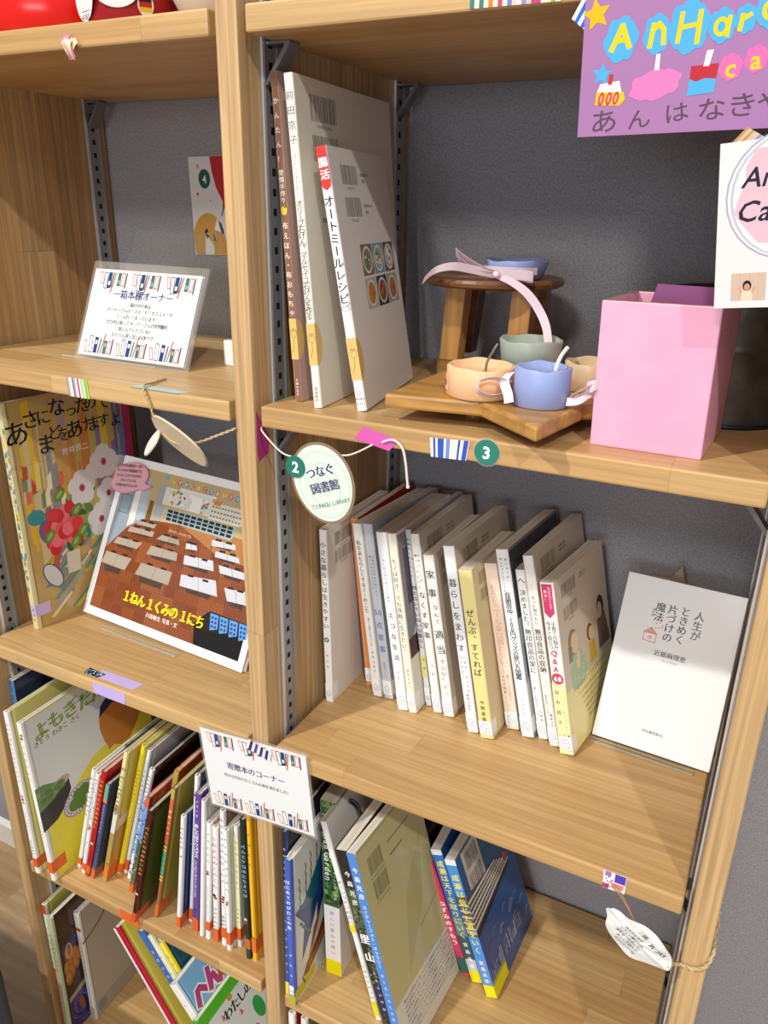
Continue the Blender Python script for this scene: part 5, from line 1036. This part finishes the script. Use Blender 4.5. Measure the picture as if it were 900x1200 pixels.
# ------------------------------------------------------------------ tapes, stickers and the garland on the shelf fronts
FY = 0.25
tape('magenta tape on the front of the shelf above the white paperbacks', [(98, FY, 1130), (130, FY, 1124.5), (138, FY, 1134.5), (107, FY, 1141)], ['#d05aa8'])
tape('blue and pink striped tape on the shelf front beside the green 3', [(166, FY, 1125.6), (195, FY, 1126.8), (197, FY, 1142.4), (164.5, FY, 1140.6)], ['#efd8d0', '#2f56b8', '#efd8d0', '#2f56b8', '#efd8d0', '#6f8ac8', '#efd8d0', '#2f56b8', '#f0e0d8', '#2f56b8'], stripes=[(0, .08), (.08, .14), (.14, .2), (.2, .36), (.36, .42), (.42, .52), (.52, .72), (.72, .78), (.78, .86), (.86, .98)])
def disc(name, label, c, r, col, txt, rim=None, nrm=0.9, ry=None, sz=None):
    t = thing(name, label, 'sticker', c); n = 40
    if rim: b = MB(); b.prism([((r+rim)*math.cos(i*2*math.pi/n), (r+rim)*math.sin(i*2*math.pi/n)) for i in range(n)], -0.3, 0.0, ax=1); b.build('laminate', M_FILM, t, sc=0.001)
    b = MB(); b.prism([(r*math.cos(i*2*math.pi/n), r*math.sin(i*2*math.pi/n)) for i in range(n)], -nrm, -0.3, ax=1, col=col); b.build('disc', P_SAT, t, sc=0.001)
    A = Art(); A.text(txt, 0, 0, sz or r*1.35, '#f2f6f2', .03); A.build('numeral', t, (0, -nrm, 0)); return t
disc('number_sticker', 'green round sticker with a white 3 on the shelf front', (211, FY, 1136), 9.6, '#1f7a68', '3', 1.6)
tape('multicoloured striped tape along the front of the topmost right shelf', [(180, FY, 1421), (238, FY, 1420.6), (238, FY, 1438), (180, FY, 1438)], ['#3f7a78', '#e8d8c0', '#3f7a78', '#e8d8c0', '#d07a3c', '#e8d0b8', '#b84a6a', '#e4d4c4', '#6a7ab8', '#d8c0b0', '#e0d0c0', '#8f86b4', '#d8b0a0', '#a84a7a', '#c03a6a', '#e8d8c8', '#e0d4c0', '#8aa84a', '#e0d4c0'])
tape('pastel striped tape over the edge of the upper left shelf', [(-221, FY, 1126.8), (-193, FY, 1126.8), (-194.5, FY, 1145.4), (-222, FY, 1145.4)], ['#8f8aa8', '#e6c6b8', '#e9e0da', '#5f7f8c', '#c89ab0', '#e9e4dc', '#b03c68', '#e6d8d0', '#9fc08a', '#cfe0b8', '#7fae3c', '#a8c84a'])
tape('pale mint tape lying on the edge of the upper left shelf', [(-140, -0.2, 1145.35), (-82, -0.2, 1145.35), (-76, 9, 1145.35), (-136, 11, 1145.35)], ['#b4ccc6'], n=(0, 0, 1))
tape('upper strip of lilac tape lying on the middle left shelf', [(-243, 8, 793.0), (-190, 8, 793.0), (-187, 22, 793.0), (-250, 22, 793.0)], ['#c3aee2'], n=(0, 0, 1))
tape('lower strip of lilac tape on the front of the middle left shelf', [(-243, FY, 777), (-196, FY, 776.2), (-194, FY, 791), (-245, FY, 791.4)], ['#bda8dd'])
t = tape('dark blue patterned tape scrap at the end of the lilac tape', [(-265, 7, 793.4), (-243, 7, 793.4), (-239, 16, 793.4), (-266, 18, 793.4)], ['#1f2c44'], n=(0, 0, 1))
A = Art()
for i in range(26): A.ell(22*random.random()+1, 9*random.random()+.5, .9, 1.3, random.choice(('#8aa8b8', '#4a6a84', '#d0d8dc')), random.random()*3)
A.build('flower_pattern', t, (-265, 7, 793.65), (1, 0, 0), (0, 1, 0), P_MATTE)
t = tape('patterned washi tape holding the paper leaf on the middle right shelf front', [(339, FY, 774.5), (357, FY, 775), (357, FY, 793.2), (338, FY, 792.8)], ['#ece6e4'])
A = Art(); A.rect(9, 9, 18, 18, '#6a4fc4'); A.rect(7, 3, 17, 8, '#d8837a'); A.rect(0, 0, 5, 5, '#b84a6a'); A.rect(1, 13, 6, 18, '#a86ac0')
for i in range(4): A.rect(10+2*i, 10, 10.5+2*i, 17, '#3a2c8a'); A.rect(10, 10.5+2*i, 17, 11+2*i, '#3a2c8a')
for i in range(16): A.rect(*(lambda x, y: (x, y, x+1.1, y+1.1))(7*random.random(), 16*random.random()), random.choice(('#3a2c6a', '#b03a4a', '#2c2c30')))
A.build('pattern', t, (338.6, FY-.25, 774.8), m=P_MATTE)
t = thing('masking_tape', 'magenta tape on the side of the middle post', 'tape')
b = MB(); b.prism([(3, 1139), (21, 1113), (19, 1098), (5, 1093.5), (2.6, 1100)], 0.02, 0.3, ax=0, col='#b0387e'); b.build('tape', P_MATTE, t, sc=0.001)
t = thing('masking_tape', 'orange tape on the edge of the lower left shelf under the brown book', 'tape')
b = MB(); b.box(-252, -219, 0.05, 0.4, 422, 438.6, 0, '#e0642c'); b.build('tape', P_MATTE, t, sc=0.001)
# oval tag
t = thing('oval_tag', 'pale green oval library tag hanging from the string on the upper right shelf', 'tag', (74, -9, 1090), (R(3), R(-12), 0))
n = 48; E_l = lambda rx, ry: [(rx*math.cos(i*2*math.pi/n)*(1+.05*math.sin(i*2*math.pi/n)), ry*math.sin(i*2*math.pi/n)) for i in range(n)]
b = MB(); b.prism(E_l(30.5, 36), 0, .4, ax=1); b.build('laminate', mat('laminate_rim', '#8a7562', 0.25), t, sc=0.001)
b = MB(); b.prism(E_l(28, 33.6), -.4, -.02, ax=1, col='#d8e6d8'); b.build('card', P_SAT, t, sc=0.001)
A = Art()
for i in range(5): A.ring(1, -1, 25-4.4*i, 30-5*i, 1.6, ('#c9dccd', '#dfeadd')[i % 2])
A.text('つなぐ', 0, 11, 10.5, '#35306a', .03, .92, rot=.16); A.text('図書館', 1.5, -2.5, 10, '#35306a', .05, .98, rot=.16); A.text('TSUNAGU LIBRARY', 3.5, -17.5, 5.2, '#4a4a4c', 0, 1.0, rot=.16, sx=.86)
A.build('tag_print', t, (0, -.4, 0))
disc('number_sticker', 'green round sticker with a white 2 on the oval tag', (48, -9.6, 1101), 9.6, '#1d6f60', '2')
t = thing('garland_string', 'thin cotton string carrying the oval tag between the post and the shelf', 'string')
b = MB(); b.tube(smooth([(0.6, 10, 1124), (12, -4, 1123.5), (34, -8, 1110), (52, -8.3, 1110), (74, -8.3, 1117), (97, -8, 1118), (116, -1, 1128)], 8), 0.75, 6); b.build('string', M_COTTON, t, sc=0.001)
t = thing('cotton_cord', 'loose end of white cotton cord hanging from the magenta tape', 'string')
b = MB(); b.tube(smooth([(124, -0.9, 1131), (134, -1.6, 1134.5), (143, -3.5, 1130), (147, -5, 1119), (149, -6, 1108), (150.5, -6.5, 1099)], 8), [1.0]*38+[1.4]*3, 7); b.build('cord', M_COTTON, t, sc=0.001)
# twine with two paper leaves on the left
t = thing('twine_garland', 'jute twine draped over the upper left shelf edge towards the middle post', 'string')
b = MB(); b.twine([(-132, 40, 1146.6), (-128, 18, 1146.8), (-122, -0.8, 1147.5), (-116, -2.2, 1134), (-110, -3, 1119), (-99, -5, 1107), (-84, -6, 1101), (-62, -5, 1104), (-40, -3.5, 1113), (-19, -1.4, 1122.5)], 1.1)
b.build('twine', M_TWINE, t, sc=0.001)
def orient(a, s_):
    a = Vector(a).normalized(); view = Vector((-.644, .715, -.27)); n0 = a.cross(view).normalized()
    if n0.y > 0: n0 = -n0
    c_ = a.cross(n0); n = (n0*math.cos(math.asin(s_)) + c_*(-s_ if c_.dot(view) > 0 else s_)).normalized()
    return Matrix((a, -n, a.cross(-n))).transposed().to_euler('YXZ')
def leaf(name, label, c, rot, rx, ry, th, col, group=None, lines=None, mtl=None):
    t = thing(name, label, 'tag', c, rot, group); n = 36
    P = [(rx*math.cos(i*2*math.pi/n)*(1-.12*math.cos(i*4*math.pi/n)), ry*math.sin(i*2*math.pi/n)) for i in range(n)]
    b = MB(); b.prism(P, -th/2, th/2, ax=1, col=col); b.build('card', P_SAT, t, sc=0.001)
    b = MB(); b.prism([(x*1.07, y*1.07) for x, y in P], -.2, .2, ax=1); b.build('laminate', M_FILM, t, sc=0.001)
    return t
leaf('oval_tag', 'larger laminated oval tag seen nearly edge-on hanging from the twine', (-76, -10, 1105), orient((.9, 0, -.42), .30), 36, 24, 1.8, '#d9c9ac', 'oval tags on the twine')
leaf('oval_tag', 'small white oval tag edge-on below the twine, left of the larger one', (-109, -10, 1098), orient((-.7, 0, -.71), .32), 15, 11, 1.6, '#e4e0d6', 'oval tags on the twine')
# paper leaf, lower right, with raffia and twine round the post
t = thing('paper_leaf_tag', 'white crinkled paper leaf with handwriting below the patterned washi tape', 'tag', (372.5, -14, 747), (R(6), R(33), R(0)))
P = [(-33, 9), (-34, 4), (-28, -2), (-24, -9), (-14, -17), (-2, -21), (10, -20), (22, -15), (31, -8), (35, -2), (33, 4), (27, 11), (18, 16), (6, 18.5), (-6, 18), (-18, 14), (-26, 12)]
b = MB(); m_ = len(P); b.v.append((0, -1.5, 0))
Q = smooth([(x, (y*y+x*x*.2)*.004*(1 if i % 3 else -.6), y) for i, (x, y) in enumerate(P+[P[0]])], 3)[:-1]
mid = [(q.x*.55, -.8+.5*math.sin(i*.9), q.z*.55) for i, q in enumerate(Q)]
b.v += mid + [tuple(q) for q in Q]; k = len(Q)
for i in range(k): j = (i+1) % k; b.face([0, 1+i, 1+j]); b.face([1+i, 1+k+i, 1+k+j, 1+j])
o = b.build('paper', mat('crumpled_white_paper', '#e4e3e1', 0.75), t, smooth_=False, sc=0.001); sd = o.modifiers.new('thickness', 'SOLIDIFY'); sd.thickness = 0.0004
A = Art()
for i, s_ in enumerate(('大人のための', 'やさしい暮らしの', '本をあつめました。', 'ゆっくり読んで', 'みてくださいね')): A.text(s_, -6+1.0*i, 6.5-4.4*i, 3.2, '#34343a', .01, .95, rot=-.04, jit=.12)
A.text('二段', -2, 13, 4.6, '#26262c', .03, jit=.1); A.text('片づけ', 15, 9.5, 5.2, '#26262c', .035, jit=.1)
A.build('handwriting', t, (0, -2.4, 0), m=P_MATTE)
t = thing('raffia_loop', 'raffia strand between the washi tape and the paper leaf', 'string')
b = MB(); b.tube(smooth([(346, -0.6, 779), (352, -1.6, 776), (360, -4, 769), (368, -9, 762), (372, -13, 757)], 8), 0.5, 6); b.tube(smooth([(348, -0.6, 782), (355, -1.8, 776), (363, -5, 767), (370, -11, 759)], 8), 0.45, 6); b.build('raffia', mat('raffia', '#a8824c', 0.7), t, sc=0.001)
t = thing('twine_loop', 'twisted pale twine tied round the right post beside the paper leaf', 'string')
b = MB(); b.twine([(399, -12, 731), (407, -3.4, 728), (418, -2.2, 728), (427, -2.6, 736), (430.6, 1.5, 747), (430.6, 14, 752), (430.5, 40, 756)], 1.5); b.build('twine', M_TWINE, t, sc=0.001)
# crumpled flower of tape on the topmost left shelf
t = thing('tape_flower', 'small crumpled pink tape flower on the topmost left shelf front', 'ornament', (-165, -1, 1420))
random.seed(3)
for i in range(11):
    b = MB(); a = math.pi/2+random.uniform(-1.0, 1.0); l = 6+3*random.random(); y = -1-3.2*random.random(); w = 4.2+2.2*random.random()
    ex, ez = l*math.cos(a), l*math.sin(a); fx = random.uniform(-1.6, 1.6)
    b.strip(smooth([(fx*.6, -.3, -7), (fx, y, -2), (fx+ex*.7, y-1.6, ez*.6), (fx+ex, y-.4, ez)], 4), (w*math.sin(a), random.uniform(-1, 1), -w*math.cos(a)), .3)
    b.build('petal', (mat('petal_pink', '#e4a0ac', .6), mat('petal_cream', '#eddfae', .6), mat('petal_rose', '#cf6f96', .6))[i % 3], t, sc=0.001)
# ------------------------------------------------------------------ upper right shelf: board, stool, candles, box, bucket
STAR = [(120, 9), (196, 21), (255, -28), (268, 52), (277.5, 60), (280.5, 110), (268, 140), (224, 252), (164, 200), (84, 196), (122, 108)]
t = thing('star_board', 'star-shaped wooden board carrying the candles and the stool', 'tray', (0, 0, 0))
b = MB(); b.prism(STAR, 1156.2, 1168, ax=2); b.build('board', M_STAR, t, bevel=0.0025, sc=0.001)
for x, y in ((178, 60), (240, 45), (262, 100), (215, 205), (125, 150)):
    b = MB(); b.lathe([(0, 0), (8, 0), (9, 2), (9, 11.3), (0, 11.3)], (x, y, 1145.1), 20); b.build('foot', M_STOOL, t, sc=0.001, smooth_=False)
t = thing('plant_stool', 'small round dark-topped wooden stool standing on the star board', 'stool', (0, 0, 0))
b = MB(); b.lathe([(0, 0), (60, 0), (64, 2), (64.5, 5), (63, 7.5), (60, 8.2), (0, 8.2)], (141, 190, 1238.5), 64); b.build('seat', M_STOOL, t, sc=0.001)
for (x, y), (tx, ty), w in (((107, 178), (113, 176), 9.5), ((178, 163), (180, 164), 9.5), ((103, 226), (112, 222), 8.5), ((182, 224), (176, 220), 9)):
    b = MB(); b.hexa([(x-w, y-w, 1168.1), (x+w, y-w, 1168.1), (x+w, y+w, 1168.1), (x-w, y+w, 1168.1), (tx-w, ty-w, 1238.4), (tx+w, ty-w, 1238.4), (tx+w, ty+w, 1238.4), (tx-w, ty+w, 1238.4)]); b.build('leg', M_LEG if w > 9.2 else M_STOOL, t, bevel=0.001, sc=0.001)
GC = 'handmade candles on the star board'
def candle(label, c, r, h, wm, group=GC, wick=None, dip=2.5, r2=None, ro=0):
    t = thing('candle', label, 'candle', c, (0, 0, ro), group); r2 = r2 or r
    b = MB(); b.lathe([(0, 0), (r-1.5, 0), (r, 1.2), (r2, h-1.0), (r2-0.8, h), (r2-2.2, h-.3), (r2-3.2, h-dip), (0, h-dip-.5)], (0, 0, .1), 56, wob=lambda a, j: (0.6*math.sin(3*a+r)+.4*math.sin(7*a)) if j in (3, 4, 5) else 0)
    b.build('wax', wm, t, sc=0.001, smooth_=True)
    if wick:
        b = MB(); b.tube(smooth(wick[0], 6), wick[1], 7); b.build('wick', wick[2], t, sc=0.001)
    return t
WW = mat('white_wick', '#efeae0', .7); WB = mat('bent_metal_wick', '#8f8478', .4, .6)
t = candle('peach candle with a small price label, frontmost left on the star board', (187, 44, 1168), 27, 24, W_PEACH, wick=([(4, -2, 19), (5, -2, 27), (9, -2, 35), (12, -1, 41)], 1.0, WB), dip=5)
b = MB(); b.strip([(27.4*math.cos(a), 27.4*math.sin(a), 11) for a in [R(205+3.4*i) for i in range(7)]], (0, 0, 12), .3); tag(b.build('price_label', mat('peach_label', '#f0b49a', .6), t, sc=0.001), 'small pale orange paper label')
A = Art(); A.text('50', 0, 0, 6, '#5a2a24', .02); a0 = R(214); A.build('price_print', t, (27.9*math.cos(a0), 27.9*math.sin(a0), 11), (-math.sin(a0), math.cos(a0), 0), (0, 0, 1), P_MATTE)
t = candle('bright blue candle mostly hidden under the sage candle', (207, 104, 1168), 19, 13.4, W_SKY, dip=.5)
t = candle('sage green candle stacked on top of another behind the blue one', (207, 104, 1181.6), 23, 24, W_SAGE, r2=26, dip=7)
for i in range(4):
    b = MB(); b.box(-4+3*i-2, 1+3*i, -6+(i % 2)*4, -2+(i % 2)*4, 17.2, 19+i % 2); b.build('wax_flake', WW, t, bevel=0.0004, sc=0.001)
t = candle('periwinkle blue candle with a white wick and ribbon, frontmost right on the star board', (238, 36, 1168), 21, 29, W_BLUE, wick=([(8, 4, 26), (9.5, 4, 32), (12, 3, 38), (16, 2, 44)], 1.5, WW), dip=3)
t = candle('beige candle with an uneven rim, behind the periwinkle one', (257, 112, 1168), 22, 23, W_BEIGE, dip=6)
def ribbon_part(name, t, pts, w, wv=(0, 0, 1), n=10):
    b = MB(); b.strip(smooth(pts, n), [Vector(wv).normalized()*w]*((len(pts)-1)*n+1), .22); return b.build(name, M_RIBBON, t, sc=0.001)
t = thing('ribbon', 'pale pink ribbon bow at the left of the periwinkle candle', 'ribbon', (0, 0, 0))
ribbon_part('loop', t, [(217, 25, 1184), (207, 17, 1188), (197, 11, 1185), (198, 10, 1178), (208, 15, 1175), (218, 23, 1179)], 8, (.6, -.7, .5)); ribbon_part('tail', t, [(217, 23, 1192), (214, 20, 1186), (219, 15, 1178), (221, 13, 1172)], 7, (1, .2, .3))
t = thing('ribbon', 'pale pink ribbon tied at the right of the periwinkle candle', 'ribbon', (0, 0, 0))
ribbon_part('tail', t, [(259, 30, 1174), (268, 30, 1176), (276, 33, 1182), (284, 40, 1190)], 6, (0, .2, 1)); ribbon_part('loop', t, [(262, 28, 1179), (269, 24, 1184), (277, 26, 1189), (272, 31, 1182), (263, 30, 1177)], 6, (.5, -.6, .6)); ribbon_part('knot', t, [(273, 28, 1187), (278, 24, 1189), (283, 29, 1191)], 8, (0, 0, 1))
t = candle('blue candle on top of the round stool', (168, 172, 1246.8), 23, 16, W_BLUE, r2=28, dip=3)
t = thing('ribbon', 'long pale satin ribbon bow tied to the candle on the stool', 'ribbon', (0, 0, 0))
ribbon_part('band', t, [(168+29*math.cos(R(a)), 172+29*math.sin(R(a)), 1255) for a in range(200, 350, 25)], 6)
ribbon_part('loop', t, [(160, 138, 1252.6), (148, 132, 1257), (134, 124, 1266), (129, 122, 1270), (133, 126, 1262), (146, 134, 1253), (159, 139, 1251)], 11, (.25, -.8, .55)); ribbon_part('tail', t, [(161, 138, 1252), (146, 130, 1255), (128, 120, 1258), (112, 118, 1254), (102, 116, 1245)], 8, (.5, -.3, 1))
ribbon_part('loop', t, [(163, 138, 1252), (175, 133, 1253), (190, 130, 1253), (196, 131, 1252), (192, 133, 1251), (178, 135, 1253), (164, 139, 1252)], 9, (.1, -.3, 1)); ribbon_part('tail', t, [(163, 138, 1251), (178, 131, 1247), (193, 124, 1240), (205, 120, 1229), (214, 118, 1215), (218, 118, 1199)], 8, (.8, -.2, .55))
b = MB(); b.lathe([(0, -3), (2.6, -2.4), (3.6, 0), (2.6, 2.4), (0, 3)], (162, 136, 1252), 14); b.build('knot', M_RIBBON, t, sc=0.001, smooth_=True)
# pink box
t = thing('pink_box', 'open-topped box covered in bright pink paper near the right end of the shelf', 'box', (0, 0, 0))
bo = [(279.5, 28, 1145.2), (356.5, 27, 1145.2), (361, 119, 1145.2), (284, 121, 1145.2)]; to = [(277, 26, 1248), (354.5, 25.5, 1248.6), (360.5, 120, 1247), (282, 122, 1247)]
th = 3.2; ctr = Vector((320, 74, 0))
def ins(p, d):
    v = Vector(p); q = v-Vector((ctr.x, ctr.y, v.z)); return (v.x-d*(1 if q.x > 0 else -1), v.y-d*(1 if q.y > 0 else -1), v.z)
b = MB(); bi = [ins(p, th) for p in bo]; ti = [ins(p, th) for p in to]; bi = [(x, y, z+th) for x, y, z in bi]
b.v += bo+to+bi+ti
for i in range(4):
    j = (i+1) % 4; b.face([i, j, 4+j, 4+i]); b.face([8+i, 12+i, 12+j, 8+j]); b.face([4+i, 4+j, 12+j, 12+i], 1)
b.face([3, 2, 1, 0]); b.face([8, 9, 10, 11], 2)
b.build('box', [M_PINK, M_KRAFT, M_PURPLEIN], t, bevel=0.0012, sc=0.001)
b = MB(); b.hexa([(296, 112, 1240), (350, 111, 1240), (350, 113, 1240), (296, 114, 1240), (300, 108, 1254), (352, 107, 1253.4), (352, 109, 1253.4), (300, 110, 1254)]); tag(b.build('flap', M_PURPLEIN, t, sc=0.001), 'mauve inner flap')
# bucket
t = thing('metal_bucket', 'dark galvanised metal bucket behind the pink box', 'bucket', (353.5, 174, 1145.2))
b = MB(); b.lathe([(0, 1), (46, 1), (47.5, 0), (49.5, 1), (50, 4), (50, 60), (50.6, 61.5), (50, 63), (50.3, 66), (51, 92), (51.2, 98), (53.6, 99.5), (53.6, 102.5), (51, 103), (49.8, 101), (49, 30), (48, 5), (0, 4)], (0, 0, 0), 64); b.build('body', M_BUCKET, t, sc=0.001, smooth_=True)
b = MB(); b.lathe([(47.5, -.1), (50.6, .3), (51.2, 2), (50.6, 3.8), (50, 4)], (0, 0, 0), 64); b.build('foot_ring', mat('dark_steel_ring', '#2c3036', .4, .7), t, sc=0.001, smooth_=True)
# small white plastic block by the post
t = thing('white_block', 'small white plastic block against the middle post on the upper left shelf', 'block', (0, 0, 0))
b = MB(); b.box(-131, -108, 128, 138, 1145.2, 1172); b.build('block', mat('white_plastic', '#ecebe8', .35), t, bevel=0.002, sc=0.001)
# ------------------------------------------------------------------ things on the topmost left shelf
t = thing('vinyl_pouch', 'glossy red rounded pouch at the left of the topmost shelf', 'pouch', (-272, 100, 1438.3))
b = MB(); b.lathe([(0, 0), (78, 0), (84, 6), (86, 25), (82, 60), (70, 92), (46, 116), (0, 124)], (0, 0, 0), 48); b.build('body', M_RED, t, sc=0.001, smooth_=True)
b = MB(); b.tube(smooth([(89*math.cos(R(a))*.985, 89*math.sin(R(a))*.985, 4+1.1*(a-225)) for a in range(225, 300, 10)], 4), 2.4, 8); b.build('seam', M_RED, t, sc=0.001, smooth_=True)
t = thing('red_tin', 'dark red drum with round white labels beside the red pouch', 'tin', (-141, 48, 1438.3))
b = MB(); b.lathe([(0, 0), (39, 0), (41, 2), (41, 108), (39, 110), (0, 110)], (0, 0, 0), 56); b.build('drum', M_DKRED, t, sc=0.001, smooth_=True)
def drumlabel(name, a, z, r, art):
    A = Art(); art(A, r); return A.build(name, t, (41.5*math.cos(a), 41.5*math.sin(a), z), (-math.sin(a), math.cos(a), 0), (0, 0, 1), P_MATTE, lift=.6)
drumlabel('price_label', R(250), 21, 20, lambda A, r: (A.ell(0, 0, r*.8, r, '#d9d5d0'), A.rect(-6, -13, 8, -12.4, '#444'), A.text('4383', 0, -16.5, 6, '#3a3a3c', .02)))
drumlabel('round_label', R(296), 24, 15, lambda A, r: A.ell(0, 0, r*1.3, r, '#d4d0cc'))
drumlabel('flag_badge', R(326), 12, 8, lambda A, r: (A.ell(0, 0, r*.8, r, '#d8ccb4'), A.rect(-5, -1.6, 5, 2, '#b0241c'), A.rect(-5, 2, 5, 5.4, '#1c1a18'), A.rect(-5, -5, 5, -1.6, '#d8a828')))
t = thing('cream_dish', 'cream round dish with a pink filling at the right of the topmost left shelf', 'dish', (-56, 55, 1438.3))
b = MB(); b.lathe([(0, 0), (26, 0), (30, 3), (37, 16), (42, 40), (42, 60), (40, 61), (34, 28), (0, 12)], (0, 0, 0), 56); b.build('dish', M_CREAM, t, sc=0.001, smooth_=True)
b = MB(); b.lathe([(0, 13), (31, 20), (38, 44), (38, 66), (28, 84), (0, 92)], (0, 0, 0), 40); tag(b.build('cushion', M_ROSE, t, sc=0.001, smooth_=True), 'rose pink soft filling')
# ------------------------------------------------------------------ cord behind the garden book, upholstered seat by the shelf
t = thing('cord_loop', 'navy cord looped behind the white leaning book on the lower right shelf', 'cord', (0, 0, 0))
b = MB(); b.tube(smooth([(134, 92, 440.8), (121, 92, 470), (96, 90, 560), (74, 88, 640), (66, 80, 668), (61, 72, 686), (60, 62, 699), (65, 58, 706), (71, 60, 700), (74, 64, 684), (84, 70, 650), (108, 76, 560), (132, 84, 470), (139, 88, 440.8)], 8), 1.6, 8); b.build('cord', M_CORD, t, sc=0.001, smooth_=True)
t = thing('upholstered_seat', 'dark grey fabric seat corner standing at the bottom left', 'seat', (0, 0, 0))
b = MB(); b.box(-860, -364, -480, -98, 40, 376); b.build('cushion', M_FABRIC, t, bevel=0.012, sc=0.001, seg=4)
for x in (-830, -394):
    for y in (-450, -128):
        b = MB(); b.lathe([(0, 0), (13, 0), (16, 40), (0, 40)], (x, y, 0), 16); b.build('leg', M_STOOL, t, sc=0.001)
